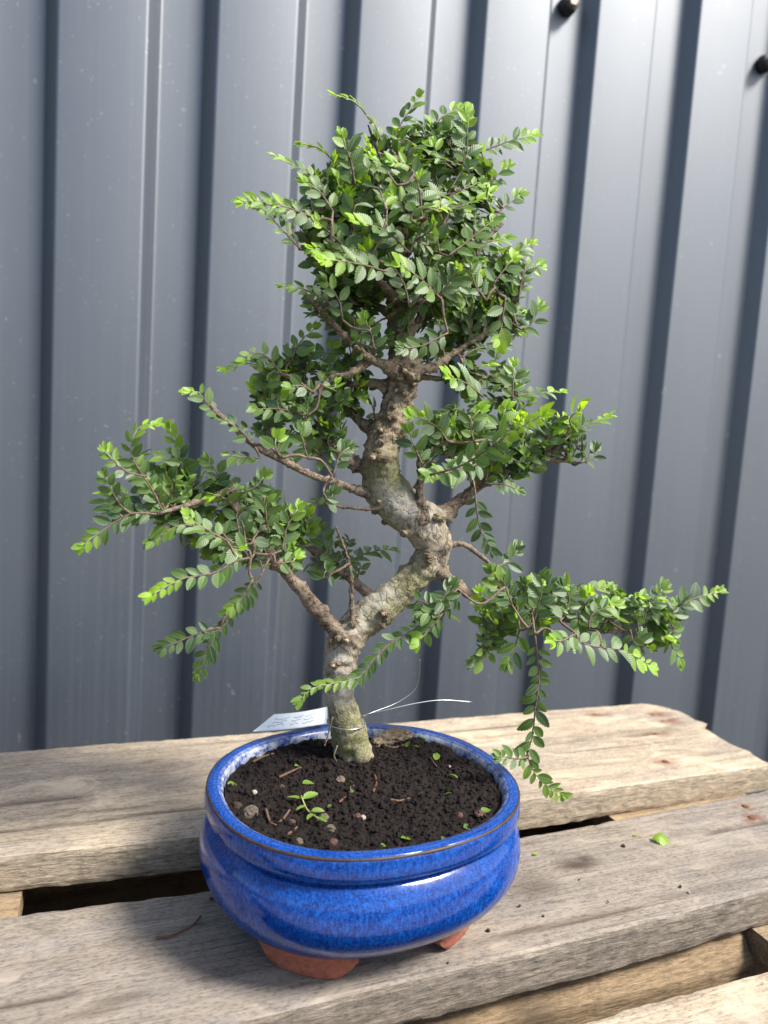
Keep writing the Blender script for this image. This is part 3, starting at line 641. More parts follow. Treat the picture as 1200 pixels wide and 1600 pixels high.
VAR = [leaf_geo(.52, .55, .12, 7, .15, 6), leaf_geo(.62, .30, .35, 7, -.2, 7), leaf_geo(.60, .22, .10, 8, .05, 1), leaf_geo(.54, .34, .16, 8, -.10, 2), leaf_geo(.66, .15, .05, 8, .12, 3), leaf_geo(.58, .45, .28, 8, 0, 4), leaf_geo(.50, .28, -.08, 8, .08, 5)]
LEAVES = []                                                   # (variant, 3x3 basis rows, origin, length, age, rnd)
TW_V, TW_F, TW_A = [], [], []; HAND = []
TOCAM = norm(CAM - np.array([0, TY, .3]))
CENT = np.array([at(620, 700, TY)])[0]
def emit_leaf(p, d, nrm, L, age):
    d = norm(d); nrm = nrm - d * (nrm @ d); nrm = norm(nrm); y = np.cross(nrm, d)
    LEAVES.append((random.randrange(len(VAR)), np.stack([d, y, nrm]), p, L, min(1, max(0, age)), random.random()))
def sprig(P, L0, age, N, t0=.1, hand=False, r=.00062, droop=.25, dens=1.0, stem_young=.55):
    """a twig along P carrying two rows of alternate leaves and a bright tip"""
    P = np.asarray(P); seg = np.r_[0, np.cumsum(np.linalg.norm(np.diff(P, axis=0), axis=1))]; Lt = seg[-1]
    if Lt < .004: return
    def pos(s): return np.array([np.interp(s, seg, P[:, k]) for k in range(3)])
    k = max(4, int(Lt / .0022)); Q = np.array([pos(s) for s in np.linspace(0, Lt, k)])
    Q = Q + .0003 * RNG.normal(size=Q.shape) * np.linspace(0, 1, k)[:, None]
    tt = np.linspace(0, 1, k); V, Fc, _ = tube(Q, r * (1.15 - .65 * tt), 6)
    col = np.clip((tt - stem_young) * 2.2, 0, 1) * min(1, age + .35)
    A_ = np.zeros((len(V), 3)); A_[:, 1] = np.repeat(col, 6)
    if hand: HAND.append((V, Fc, A_))
    else:
        b = sum(len(v) for v in TW_V); TW_V.append(V); TW_A.append(A_); TW_F.extend([tuple(i + b for i in f) for f in Fc])
    s = Lt * t0 + random.uniform(0, .002); side = random.choice((-1, 1))
    while s < Lt - .0012:
        t = s / Lt; p = pos(s); T = norm(pos(min(Lt, s + .003)) - pos(max(0, s - .003)))
        n0 = norm(N - T * (N @ T)); sd_ = np.cross(n0, T) * side
        L = L0 * (.68 + .42 * math.sin(math.pi * min(1, .12 + .85 * t))) * random.uniform(.68, 1.2)
        young = max(0, (t - .66) / .34); 
        if age > .25 and young > .3: L *= 1 - .18 * young
        ang = math.radians(random.uniform(50, 68) - 22 * t)
        d = T * math.cos(ang) + sd_ * math.sin(ang) + n0 * random.uniform(-.08, .3) - np.array([0, 0, droop * random.uniform(0, .6)])
        nn = n0 + .13 * RNG.normal(size=3) - sd_ * random.uniform(-.05, .3)
        a_ = age * young ** .7 + random.uniform(0, .15) + (.12 * age)
        emit_leaf(p + norm(d) * .0009, d, nn, L, a_)
        s += L * random.uniform(.33, .42) / dens; side = -side
    T = norm(P[-1] - pos(max(0, Lt - .004))); n0 = norm(N - T * (N @ T)); q = np.cross(n0, T)
    for w in (0, .55, -.5):
        emit_leaf(P[-1], T + q * w + n0 * random.uniform(-.1, .4), n0 + .3 * RNG.normal(size=3), L0 * random.uniform(.62, .9), age + random.uniform(-.1, .1))
def connect(p, maxd=.2, rmax=.0011):
    """bare twig from the nearest branch point to p"""
    A_ = np.array(NODES); d = np.linalg.norm(A_ - p, axis=1); i = int(d.argmin())
    if d[i] < .0025: return
    a = A_[i]; mid_ = (a + p) / 2 + RNG.normal(size=3) * d[i] * .10
    Q = cat([a, mid_, p], 6); k = len(Q); V, Fc, _ = tube(Q, np.linspace(rmax, .00065, k), 6)
    b = sum(len(v) for v in TW_V); TW_V.append(V); TW_A.append(np.zeros((len(V), 3))); TW_F.extend([tuple(i_ + b for i_ in f) for f in Fc])
    for q in Q[2:]: NODES.append(q)
def hand(pts, y0=None, y1=None, L=25, age=.7, face=.7, t0=.08, dens=1., droop=.2, grow=True):
    """traced sprig: photograph points at real depths y0..y1; face = how far the blades turn to the viewer"""
    y0 = TY - .02 if y0 is None else y0; y1 = y0 if y1 is None else y1
    C_ = px_path(pts, y0, y1); connect(C_[0]); P = cat(C_, 8)
    N = norm(np.array([0, 0, 1.]) * (1 - face) + TOCAM * face + .12 * RNG.normal(size=3))
    dep = abs((P.mean(0) - CAM) @ ROT[2])
    sprig(P, .84 * L * dep / F_PX, age, N, t0, True, dens=dens, droop=droop)
    if grow:
        for q in P[1:int(len(P) * .6):2]: NODES.append(q)
F0 = TY - .02; F1 = TY - .045
H = [  # crown
 ([(600, 240), (590, 205), (573, 180), (552, 158), (527, 150)], TY, TY, 24, .8, .4), ([(612, 225), (630, 188), (654, 152)], TY, TY, 24, .6, .25),
 ([(662, 240), (675, 205), (692, 182), (722, 168)], TY, TY, 25, .95, .5), ([(690, 245), (705, 215), (728, 190)], TY + .01, TY + .01, 25, .7, .6), ([(730, 270), (730, 225), (731, 178)], F0, F0, 28, .75, .8),
 ([(745, 240), (775, 228), (805, 218), (832, 212)], TY, TY, 26, .95, .75), ([(555, 290), (548, 250), (535, 215)], F0, F0, 27, .7, .7), ([(600, 300), (585, 255), (575, 225)], F0, F1, 26, .6, .7),
 ([(515, 300), (480, 270), (432, 246)], F0, F0, 25, .8, .5), ([(530, 260), (500, 232), (473, 226)], TY, TY, 22, .6, .3), ([(520, 330), (500, 300), (478, 285)], F1, F1, 27, .6, .8),
 ([(480, 335), (440, 325), (405, 315), (380, 316)], F0, F0, 26, .9, .7), ([(470, 390), (440, 358), (415, 330), (402, 318)], F0, F0, 25, .5, .6), ([(500, 345), (460, 328), (430, 318)], F1, F1, 27, .8, .8),
 ([(660, 345), (655, 295), (640, 262), (615, 252)], F1, F1, 29, .7, .85), ([(690, 305), (715, 300), (750, 285)], F0, F0, 24, .5, .6), ([(640, 395), (605, 362), (555, 345)], F1, F1 - .01, 30, .85, .8),
 ([(605, 425), (560, 412), (505, 405)], F1, F1 - .02, 32, .9, .8), ([(600, 410), (540, 395), (490, 388)], F1, F1, 28, .85, .6), ([(545, 395), (520, 368), (500, 350)], F1, F1, 26, .9, .7), ([(690, 468), (660, 438), (625, 412)], F1, F1 - .02, 34, .75, .9),
 ([(790, 465), (785, 500), (780, 530)], F1, F1, 34, .9, .95), ([(815, 515), (832, 505), (842, 480)], F0, F0, 26, .6, .6), ([(770, 445), (785, 425), (800, 405)], F1, F1, 30, .85, .6), ([(790, 420), (808, 395), (828, 382)], TY, TY, 24, .9, .6),
 ([(810, 470), (815, 440), (822, 418), (842, 415)], F0, F0, 26, .85, .7), ([(770, 340), (795, 318), (812, 305)], TY, TY, 23, .7, .7), ([(755, 300), (775, 275), (792, 262)], TY, TY, 25, .8, .5), ([(700, 400), (740, 370), (770, 345)], F1, F1, 28, .45, .8),
 ([(745, 400), (760, 380), (790, 372)], F1, F1, 26, .6, .5), ([(620, 290), (600, 262), (585, 248)], F1, F1, 26, .7, .6), ([(690, 330), (720, 322), (745, 312)], F1, F1, 26, .75, .5), ([(520, 475), (490, 460), (470, 450), (442, 448)], F0, F0, 22, .6, .5),
 ([(585, 545), (580, 520), (572, 500)], F1, F1, 26, .8, .8), ([(535, 500), (530, 470), (510, 440)], F1, F1, 25, .3, .6), ([(660, 340), (640, 345), (655, 325), (690, 325)], F1 - .01, F1 - .01, 27, .85, .5), ([(700, 520), (660, 540), (630, 545)], F1, F1, 24, .1, .8),
 ([(720, 560), (745, 545), (790, 540)], F0, F0, 24, .1, .3), ([(640, 480), (630, 440), (610, 410)], F1, F1, 25, .3, .7), ([(760, 470), (740, 440), (735, 410)], F1, F1, 28, .4, .8),
 # upper right shelf
 ([(800, 625), (802, 600), (803, 574)], F0, F0, 26, .65, .85), ([(755, 620), (730, 600), (700, 586)], F1, F1 - .02, 32, .75, .8), ([(790, 620), (830, 615), (875, 612)], TY, TY, 24, .8, .3), ([(760, 590), (740, 575), (765, 570)], F0, F0, 26, .9, .4),
 # right cloud
 ([(700, 690), (680, 665), (645, 650)], F1, F1, 30, .75, .8), ([(660, 725), (648, 700), (640, 675)], F1, F1, 30, .5, .8), ([(880, 690), (905, 668), (948, 652)], F0, F0, 28, .95, .4), ([(905, 723), (925, 716), (932, 704)], F0, F0, 22, .1, .7),
 ([(895, 670), (890, 655), (905, 640)], F0, F1, 32, 1., .6), ([(740, 690), (735, 660), (750, 640)], F1, F1, 30, .9, .5), ([(790, 700), (780, 670), (790, 640)], F1, F1, 28, .8, .5), ([(850, 700), (860, 675), (850, 650)], F0, F0, 28, .6, .6),
 ([(742, 765), (745, 800), (752, 830), (768, 858)], F1, F1, 27, .1, .75), ([(760, 755), (790, 758), (810, 765)], F0, F0, 22, .2, .4), ([(700, 720), (690, 690), (700, 660)], F0, F0, 28, .6, .6), ([(760, 720), (715, 735), (672, 742)], F1, F1 - .03, 32, .3, .8),
 # middle left
 ([(450, 590), (425, 580), (390, 568), (352, 577)], TY, TY, 24, .8, .5), ([(440, 585), (420, 560), (400, 552), (382, 560)], F0, F0, 24, .6, .6), ([(455, 565), (465, 540), (490, 514)], TY, TY, 25, .6, .6), ([(505, 580), (505, 560), (520, 542)], TY, TY, 24, .6, .7),
 ([(430, 640), (410, 622), (395, 608)], TY, TY, 22, .6, .4), ([(345, 652), (325, 632), (312, 614), (298, 612)], F0, F0, 26, .85, .7), ([(395, 695), (375, 672), (345, 655)], F0, F0, 24, .15, .6), ([(490, 615), (478, 605), (455, 603)], F1, F1, 24, .5, .8),
 ([(440, 715), (430, 700), (432, 685)], F1, F1, 30, .8, .7), ([(480, 715), (475, 695), (470, 675)], F1, F1, 28, .15, .8), ([(520, 745), (530, 712), (545, 700)], F1, F1, 24, .1, .8), ([(405, 715), (385, 715), (360, 712)], F0, F0, 24, .4, .5), ([(505, 770), (515, 785), (520, 770)], F1, F1, 24, .1, .7),
 ([(480, 650), (440, 640), (400, 638)], F0, F0, 24, .3, .5), ([(500, 600), (520, 608), (525, 600)], F1, F1, 22, .9, .4),
 # left cloud
 ([(255, 800), (238, 765), (218, 735), (205, 705), (215, 670), (240, 664)], F0, F0, 25, .9, .5), ([(230, 745), (195, 735), (165, 705)], F0, F0, 25, .6, .5), ([(245, 803), (205, 803), (170, 822), (130, 852)], F0, F0, 27, .6, .6), ([(205, 803), (185, 785), (165, 745)], F0, F0, 25, .3, .6),
 ([(282, 795), (285, 735), (275, 695), (265, 670)], TY, TY, 26, .6, .7), ([(345, 770), (340, 740), (325, 722)], TY, TY, 25, .4, .6), ([(380, 770), (400, 760), (412, 745)], F0, F0, 26, .4, .6), ([(395, 870), (365, 878), (335, 895), (285, 905), (237, 930)], F1, F1 - .01, 29, .9, .55),
 ([(410, 895), (390, 925), (365, 955), (345, 982), (330, 988)], F0, F0, 22, .0, .6), ([(345, 980), (310, 990), (255, 1012)], F0, F0, 26, .1, .8), ([(345, 985), (325, 1010), (312, 1052)], F0, F0, 27, .25, .85), ([(395, 905), (380, 930), (365, 948)], F1, F1, 27, .45, .85),
 ([(375, 850), (330, 838), (285, 820), (240, 845)], F0, F0, 26, .3, .5), ([(355, 845), (310, 820), (295, 805)], F1, F1, 26, .6, .5), ([(440, 860), (450, 820), (465, 795)], F1, F1, 29, .75, .6), ([(430, 880), (455, 878), (462, 872)], F1, F1, 28, .8, .7), ([(390, 860), (360, 855), (345, 870), (370, 858)], F1, F1, 28, .9, .6),
 ([(420, 830), (415, 800), (418, 775)], F0, F0, 27, .3, .7), ([(520, 895), (505, 905), (510, 890)], F0, F0, 24, .1, .8), ([(545, 880), (570, 865), (612, 858)], TY + .02, TY + .03, 24, .3, .4), ([(530, 880), (510, 860), (505, 830)], TY + .02, TY + .02, 24, .2, .5),
 # low right cloud
 ([(1040, 975), (1060, 950), (1085, 935), (1122, 925)], F0, F0, 27, .5, .6), ([(835, 985), (840, 1030), (842, 1065), (836, 1110), (832, 1150), (825, 1182), (838, 1212), (860, 1232), (878, 1242)], F1 - .015, F1 - .015, 29, .35, .9), ([(826, 1182), (808, 1186), (782, 1182)], F1 - .015, F1 - .02, 27, .15, .85),
 ([(772, 965), (768, 995), (760, 1025), (740, 1035)], F0, F0, 26, .2, .85), ([(812, 985), (805, 1010), (795, 1035)], F1, F1, 30, .35, .85), ([(870, 990), (920, 1008), (975, 1018), (1015, 1040)], F1 - .02, F1 - .02, 32, .8, .55), ([(900, 990), (880, 1000), (865, 1002)], F1 - .02, F1 - .03, 30, 1., .6),
 ([(1040, 985), (1050, 1010), (1062, 1030)], F0, F0, 30, .5, .7), ([(940, 985), (970, 950), (1000, 935)], F0, F0, 28, .5, .5), ([(870, 945), (900, 925), (950, 918)], TY, TY, 26, .7, .3), ([(835, 970), (845, 930), (850, 905)], F1, F1, 30, .1, .8), ([(800, 945), (790, 920), (770, 895)], F1, F1, 28, .25, .7),
 ([(775, 885), (795, 878), (808, 860)], F0, F0, 26, .1, .7), ([(1005, 980), (1010, 955), (1025, 935), (1035, 920)], F0, F0, 28, .3, .6), ([(985, 985), (990, 1005), (1000, 1000)], F1, F1, 32, .05, .8), ([(720, 925), (700, 950), (660, 960)], F1, F1, 28, .1, .6), ([(715, 920), (690, 940), (705, 915)], F1, F1, 26, .1, .7),
 ([(690, 960), (670, 985), (655, 1000)], F1, F1, 30, .8, .7), ([(690, 955), (645, 985), (610, 1005), (580, 1035), (560, 1058), (520, 1068), (490, 1075), (470, 1092)], F1 + .01, F1 - .005, 25, .3, .2), ([(880, 965), (890, 935), (880, 915)], F1, F1, 28, .1, .8), ([(920, 985), (925, 960), (960, 945)], F1, F1, 28, .6, .5)]
for (pts, y0, y1, L, age, face) in H: hand(pts, y0, y1, L, age, face)
# long shoot that reaches towards the viewer in front of the right cloud
connect(at(672, 742, TY - .075)); hand([(672, 742), (720, 728), (765, 700), (805, 672), (848, 650)], TY - .075, TY - .135, 36, 1., .6, grow=False)

POLY = [  # fill volumes: outline in the photograph, centre depth, half depth, number of sprigs, leaf length px, youth
 ([(462, 335), (485, 275), (540, 235), (600, 215), (650, 190), (720, 195), (750, 245), (772, 300), (770, 350), (785, 395), (812, 435), (808, 500), (770, 525), (700, 500), (650, 470), (590, 465), (545, 470), (500, 445), (488, 400)], TY, .065, 470, 24, .5),
 ([(478, 445), (560, 460), (600, 480), (592, 520), (560, 530), (520, 505), (490, 480)], TY, .035, 34, 22, .25),
 ([(650, 490), (720, 480), (820, 470), (828, 510), (790, 545), (720, 575), (690, 555), (655, 540)], TY + .005, .04, 52, 23, .2),
 ([(610, 470), (640, 470), (650, 520), (625, 550), (605, 520)], TY - .02, .006, 6, 22, .1),
 ([(370, 578), (400, 560), (460, 545), (500, 530), (560, 550), (590, 575), (575, 620), (545, 640), (520, 680), (480, 690), (440, 700), (405, 690), (400, 650), (410, 615)], TY + .005, .04, 92, 23, .3),
 ([(165, 770), (200, 720), (255, 700), (300, 740), (350, 750), (420, 780), (490, 785), (495, 825), (450, 860), (400, 885), (330, 870), (280, 840), (220, 805), (170, 820)], TY, .04, 118, 24, .3),
 ([(655, 650), (700, 625), (780, 645), (860, 645), (915, 665), (895, 705), (820, 722), (740, 730), (690, 715), (650, 710)], TY - .012, .035, 84, 25, .45),
 ([(700, 590), (760, 575), (815, 585), (860, 610), (820, 632), (740, 632)], TY + .01, .02, 22, 23, .4),
 ([(735, 925), (765, 895), (840, 905), (900, 915), (960, 920), (1040, 935), (1085, 935), (1055, 970), (1055, 1010), (1000, 1005), (900, 995), (840, 995), (780, 985), (735, 955)], TY - .02, .03, 84, 26, .25),
 ([(640, 965), (690, 930), (718, 950), (690, 975), (645, 990)], TY - .02, .012, 7, 25, .1),
 ([(480, 840), (560, 850), (570, 880), (520, 900), (480, 880)], TY + .03, .012, 6, 23, .1)]
def inside(x, y, P):
    c = False; j = len(P) - 1
    for i in range(len(P)):
        if (P[i][1] > y) != (P[j][1] > y) and x < (P[j][0] - P[i][0]) * (y - P[i][1]) / (P[j][1] - P[i][1]) + P[i][0]: c = not c
        j = i
    return c
def edge_d(x, y, P):
    P = np.array(P, float); Q = np.roll(P, -1, 0); d = Q - P; t = np.clip((((np.array([x, y]) - P) * d).sum(1)) / (d * d).sum(1), 0, 1)
    return np.linalg.norm(P + d * t[:, None] - [x, y], axis=1).min()
for (P, yc, th, cnt, L, yng) in POLY:
    xs = [p[0] for p in P]; ys = [p[1] for p in P]; tips = []
    while len(tips) < cnt:
        x, y = random.uniform(min(xs), max(xs)), random.uniform(min(ys), max(ys))
        if not inside(x, y, P): continue
        e = edge_d(x, y, P) * PXM
        h_ = min(th, .006 + e * 1.5); Y = yc + h_ * (random.uniform(-1, 1) ** 3 * .4 + random.uniform(-1, 1) * .65)
        tips.append((at(x, y, Y), y))
    A_ = np.array(NODES)
    tips.sort(key=lambda q: np.linalg.norm(A_ - q[0], axis=1).min())
    ctr = np.mean([q[0] for q in tips], 0)
    for tip, py in tips:
        A_ = np.array(NODES); dv = tip - A_; d = np.linalg.norm(dv, axis=1)
        cost = np.where(d < .018, .05, d) - .006 * dv[:, 2] / (d + 1e-6) + RNG.random(len(d)) * .008
        i = int(cost.argmin()); a = A_[i]; D_ = d[i]
        if D_ > .062: connect(a + (tip - a) * (1 - .05 / D_)); a = a + (tip - a) * (1 - .05 / D_); D_ = .05
        if D_ < .012: continue
        mid_ = (a + tip) / 2 + np.array([0, 0, random.uniform(-.004, .007)]) + RNG.normal(size=3) * .004
        Q = cat([a, mid_, tip], 7); out_ = norm(tip - ctr)
        N = norm(np.array([0, 0, 1]) * .75 + TOCAM * .45 + out_ * .35 + .33 * RNG.normal(size=3))
        sprig(Q, L * PXM * random.uniform(.68, .98), yng * random.uniform(.0, 1.5) if random.random() < .74 else 1., N, .06 if D_ < .04 else .2, droop=.2)
        for q in Q[2:9:2]: NODES.append(q)
tw = child(mesh('twigs', np.vstack(TW_V), TW_F, M['twig'], attrs=dict(ld=np.vstack(TW_A))), tree); tw['kind'] = 'stuff'
for V, Fc, A_ in HAND: child(mesh('twig', V, Fc, M['twig'], attrs=dict(ld=A_)), tree)
# the 300 leaves that show largest are parts of their own, the rest one part
def shown(l):
    k, B, p, L, a, r = l; c = p + B[0] * L * .5; v = c - CAM; dist = np.linalg.norm(v)
    return (L / dist) ** 2 * (.25 + abs(B[2] @ v) / dist) * (1.4 if c[1] < TY - .015 else .6)
order = sorted(range(len(LEAVES)), key=lambda i: -shown(LEAVES[i]))
AGEB = [.04, .14, .4, .7, 1.]; PROTO = {}
def proto(k, ab, rb):
    if (k, ab, rb) not in PROTO:
        V, Fc, E_, UV = VAR[k]; me = bpy.data.meshes.new('leaf'); me.from_pydata([tuple(v) for v in V], [], Fc); me.update()
        me.polygons.foreach_set('use_smooth', [True] * len(me.polygons))
        for nm, arr in (('ld', np.stack([E_, np.full(len(V), AGEB[ab]), np.full(len(V), rb), np.ones(len(V))], 1)), ('lu', np.column_stack([UV, np.zeros((len(V), 1)), np.ones(len(V))]))):
            t = me.attributes.new(nm, 'FLOAT_COLOR', 'POINT'); t.data.foreach_set('color', arr.ravel())
        me.materials.append(M['leaf']); PROTO[(k, ab, rb)] = me
    return PROTO[(k, ab, rb)]
inv = Matrix.Translation(-Vector(tree.location))
for i in order[:300]:
    k, B, p, L, a, r = LEAVES[i]
    o = bpy.data.objects.new('leaf', proto(k, int(np.argmin(np.abs(np.array(AGEB) - a))), (.2, .5, .8)[int(r * 2.99)]))
    mw = Matrix.Identity(4)
    for x in range(3):
        for c in range(3): mw[x][c] = B[c][x] * L
        mw[x][3] = p[x]
    o.parent = tree; o.matrix_parent_inverse = inv; o.matrix_basis = mw; S.collection.objects.link(o)
VV, FF, LD, LU = [], [], [], []; b = 0
for i in order[300:]:
    k, B, p, L, a, r = LEAVES[i]; V, Fc, E_, UV = VAR[k]
    VV.append((V * L) @ B + p); FF += [tuple(q + b for q in f) for f in Fc]; b += len(V)
    LD.append(np.stack([E_, np.full(len(V), a), np.full(len(V), r)], 1)); LU.append(np.column_stack([UV, np.zeros(len(V))]))
fo = child(mesh('foliage', np.vstack(VV), FF, M['leaf'], attrs=dict(ld=np.vstack(LD), lu=np.vstack(LU))), tree); fo['kind'] = 'stuff'
print('LEAVES', len(LEAVES), 'NODES', len(NODES))

# ------------------------------------------------------------------ small things
def rock(name, c, s, mat, seed, flat=.75, sub=2):
    V = ICO_V.copy(); Fc = list(ICO_F)
    for _ in range(sub):
        cache = {}; V = list(map(tuple, V)); nf = []
        def md(a, b):
            k = (min(a, b), max(a, b))
            if k not in cache:
                q = (np.array(V[a]) + np.array(V[b])) / 2; V.append(tuple(q / np.linalg.norm(q))); cache[k] = len(V) - 1
            return cache[k]
        for a, b, d in Fc: x, y, z = md(a, b), md(b, d), md(d, a); nf += [(a, x, z), (b, y, x), (d, z, y), (x, y, z)]
        V = np.array(V); Fc = nf
    V = V * (1 + .45 * fbm(V * 1.3 + seed * 5.1, 3, seed) + .15 * vn(V * 5 + seed, seed))[:, None]
    V = V * np.array([1, .85, flat]) * s
    o = mesh(name, V, Fc, mat, smooth=False); o.location = tuple(c); o.rotation_euler[2] = seed * 1.7; return o
def on_soil(x, y, lift=0.):
    p = at_z(x, y, SZ); return np.array([p[0], p[1], float(soil_h(np.array([p[0]]), np.array([p[1]]))[0]) + lift])
for k, (x, y, s, m_, lab) in enumerate([(391, 1270, .0062, 'stone', 'largest tan stone on the soil near the inner left rim'), (506, 1277, .0046, 'stone', 'tan stone on the soil in front of the green seedling'), (517, 1291, .0038, 'stone', 'small tan stone on the soil touching a larger one'),
        (532, 1221, .0040, 'stone', 'brown stone on the soil before the trunk base'), (558, 1275, .0032, 'clay', 'reddish clay lump beside the white chip on soil'), (567, 1276, .0022, 'pale', 'tiny white chip beside a reddish lump on soil'),
        (750, 1277, .0040, 'clay', 'reddish brown lump on the soil by the right rim'), (718, 1275, .0030, 'clay', 'small reddish lump left of the right rim lump on soil'), (441, 1228, .0030, 'clay', 'small orange clay bit on soil above the largest stone'),
        (397, 1241, .0026, 'pale', 'tiny pinkish pale chip on soil behind the largest stone'), (455, 1283, .0032, 'clay', 'rust brown crumb on soil left of the tan stones'), (371, 1260, .0035, 'dirt', 'dark round lump on soil against the left rim'),
        (520, 1320, .0030, 'clay', 'small reddish crumb on soil by the front rim'), (468, 1314, .0030, 'stone', 'small tan crumb on soil by the front rim'), (702, 1195, .0022, 'pale', 'tiny yellow pale chip on soil behind the scattered leaves')]):
    tag(rock('pebble', on_soil(x, y, s * .05), s * .85, M[m_], k + 3), lab, 'pebble')
# knobbly surface root behind the trunk
o = rock('root', on_soil(618, 1156, .003), .0115, M['root'], 9, .62, 3); o.scale = (1.25, .8, .8); o.rotation_euler[2] = .1; child(o, tree)
o = rock('root', on_soil(590, 1168, .001), .0055, M['root'], 14, .7, 2); o.rotation_euler[2] = .4; child(o, tree)
for pts in ([(520, 1120, .10), (512, 1150, .092), (507, 1166, .082)], [(527, 1165, .092), (522, 1180, .086), (526, 1190, .080)]):
    P = cat([at(x, y, .030) for x, y, z in pts], 6); V, Fc, D = tube(P, np.linspace(.0007, .0005, len(P)), 6); child(mesh('root', V, Fc, M['root']), tree)
# fallen leaves and scraps
def loose_leaf(name, p, L, rot, age, k, tilt, lab, cat_='leaf', group=None):
    o = bpy.data.objects.new(name, proto(k, age, .5)); S.collection.objects.link(o)
    o.location = tuple(p); o.rotation_euler = (tilt[0], tilt[1], rot); o.scale = (L, L, L); tag(o, lab, cat_, group); return o
GL = 'small green leaves fallen on the soil'
LEAF_LABELS = ['bright green leaf on soil behind the seedling', 'grey green leaf on soil behind the two touching tan stones', 'pale green leaf on soil at the middle of the front rim', 'narrow green leaf on soil beside the front rim', 'grey green leaf half buried by the front right rim', 'green leaf tucked against the reddish lump by the right rim', 'pale upright leaf scrap on soil in the right half', 'pale leaf standing on soil between trunk and right rim', 'pale green leaf on soil beside the knobbly root', 'tilted pale leaf on soil right of the knobbly root', 'yellowish twisted leaf on soil right of the red scrap', 'flat green leaf on soil touching the back rim', 'dark green leaf leaning on the knobbly root', 'small green leaf on soil left of the trunk base', 'green leaf on soil against the left rim', 'grey green leaf on edge beside the red needle scrap', 'tiny green leaf on soil close to the front rim centre', 'dark thin leaf on open soil right of the trunk', 'tiny green leaf beside the brown stone before the trunk', 'green leaf lying over the right back rim under the hanging shoot']
for (x, y, L, rot, age, tl), lab in zip([(472, 1228, .0085, .1, 2, (.2, -.1)), (511, 1263, .0095, .1, 1, (.1, .1)), (626, 1311, .0095, -.1, 2, (-.1, .1)), (690, 1313, .006, .5, 1, (.2, 0)), (724, 1292, .009, .1, 1, (.3, .1)), (752, 1277, .0085, .4, 2, (.2, -.2)),
        (706, 1245, .007, 2.2, 2, (.4, .3)), (714, 1222, .007, 1.8, 2, (.5, -.3)), (636, 1170, .008, 1.2, 2, (-.6, -.4)), (655, 1170, .008, 2.0, 2, (.7, .2)), (680, 1188, .0085, .9, 3, (.3, -.5)), (655, 1158, .010, .2, 2, (.3, .2)), (602, 1160, .008, 1.4, 1, (.2, -.8)), (460, 1200, .007, .4, 2, (.1, .1)),
        (355, 1230, .007, .2, 2, (.3, 0)), (550, 1238, .008, 1.0, 1, (.5, -.3)), (595, 1320, .006, .3, 2, (.2, .1)), (660, 1240, .006, 2.8, 1, (.1, .3)), (548, 1225, .006, .6, 2, (.1, .2)), (770, 1205, .010, .3, 1, (.2, .1))], LEAF_LABELS):
    loose_leaf('fallen_leaf', on_soil(x, y, .0013), L, rot, age, 1, tl, lab, group=GL)
sdl = empty('seedling', tuple(on_soil(480, 1272))); tag(sdl, 'tiny pale green seedling lying on soil beside two tan stones', 'plant')
b0 = on_soil(480, 1272, .0012); P = cat([b0 + np.array([.004, -.012, 0]), b0, b0 + np.array([-.001, .012, .003])], 6)
V, Fc, D = tube(P, np.linspace(.0006, .0005, len(P)), 6); child(mesh('stem', V, Fc, M['twig'], attrs=dict(ld=np.tile([0, .7, 0], (len(V), 1)))), sdl)
for dx, dy, rot, L in ((-.001, .011, 2.7, .009), (0, .011, .3, .011), (0, .002, 3.6, .008), (.001, -.004, -.4, .008), (.002, -.008, 3.9, .008), (.004, -.012, -1.2, .007)):
    o = bpy.data.objects.new('leaf', proto(0, 2, .8)); S.collection.objects.link(o); o.parent = sdl
    o.location = (dx, dy, .0025); o.rotation_euler = (.15, -.15, rot); o.scale = (L, L, L)
def strip(name, pts, r, mat, lab, cat_, group=None, r1=None, z=None):
    P = cat(pts, 7); V, Fc, D = tube(P, np.linspace(r, r1 or r, len(P)), 7); c = P[0].copy()
    o = mesh(name, V - c, Fc, mat); o.location = tuple(c); tag(o, lab, cat_, group); return o
SCRAPS = ['tan scrap on soil left of the brown stone', 'red curved scrap on soil before the brown stone', 'brown curled scrap on soil right of the largest stone', 'brown scrap on soil between largest stone and seedling', 'pale tan scrap on soil in front of the knobbly root', 'upright red thread on soil before the trunk', 'brown scrap on soil near the left back rim', 'straight tan scrap on open soil right of trunk', 'short brown scrap on soil by the front left rim', 'short red scrap on soil among pale leaves']
for (a, b, c, m_), lab in zip([((436, 1216), (455, 1207), (470, 1202), 'bits'), ((530, 1250), (545, 1240), (553, 1230), 'needle'), ((415, 1268), (422, 1285), (432, 1292), 'bits'), ((435, 1290), (445, 1280), (452, 1274), 'bits'), ((600, 1169), (615, 1171), (630, 1168), 'bits'), ((583, 1240), (588, 1225), (585, 1215), 'needle'), ((395, 1190), (410, 1186), (428, 1178), 'bits'), ((610, 1247), (625, 1249), (640, 1244), 'bits'), ((450, 1310), (458, 1300), (464, 1296), 'bits'), ((672, 1186), (678, 1196), (682, 1202), 'clay')], SCRAPS):
    strip('bark_scrap', [on_soil(*q, .0012) for q in (a, b, c)], .0009, M[m_], lab, 'twig', 'brown scraps on the soil', .0006)
TZ = .0012
nd = [at_z(x, y, TZ) for x, y in ((244, 1465), (265, 1463), (285, 1455), (300, 1447), (314, 1431))]
strip('pine_needle', nd, .0007, M['needle'], 'curved reddish brown needle lying on the grey plank', 'needle', None, .0005)
p = at_z(1018, 1312, .001)
o = loose_leaf('fallen_leaf', p + np.array([0, 0, .0015]), .021, -.75, 3, 3, (.25, .12), 'large pale green curled leaf lying on the grey plank')
o.data = o.data.copy(); o.data.attributes.remove(o.data.attributes['lu'])
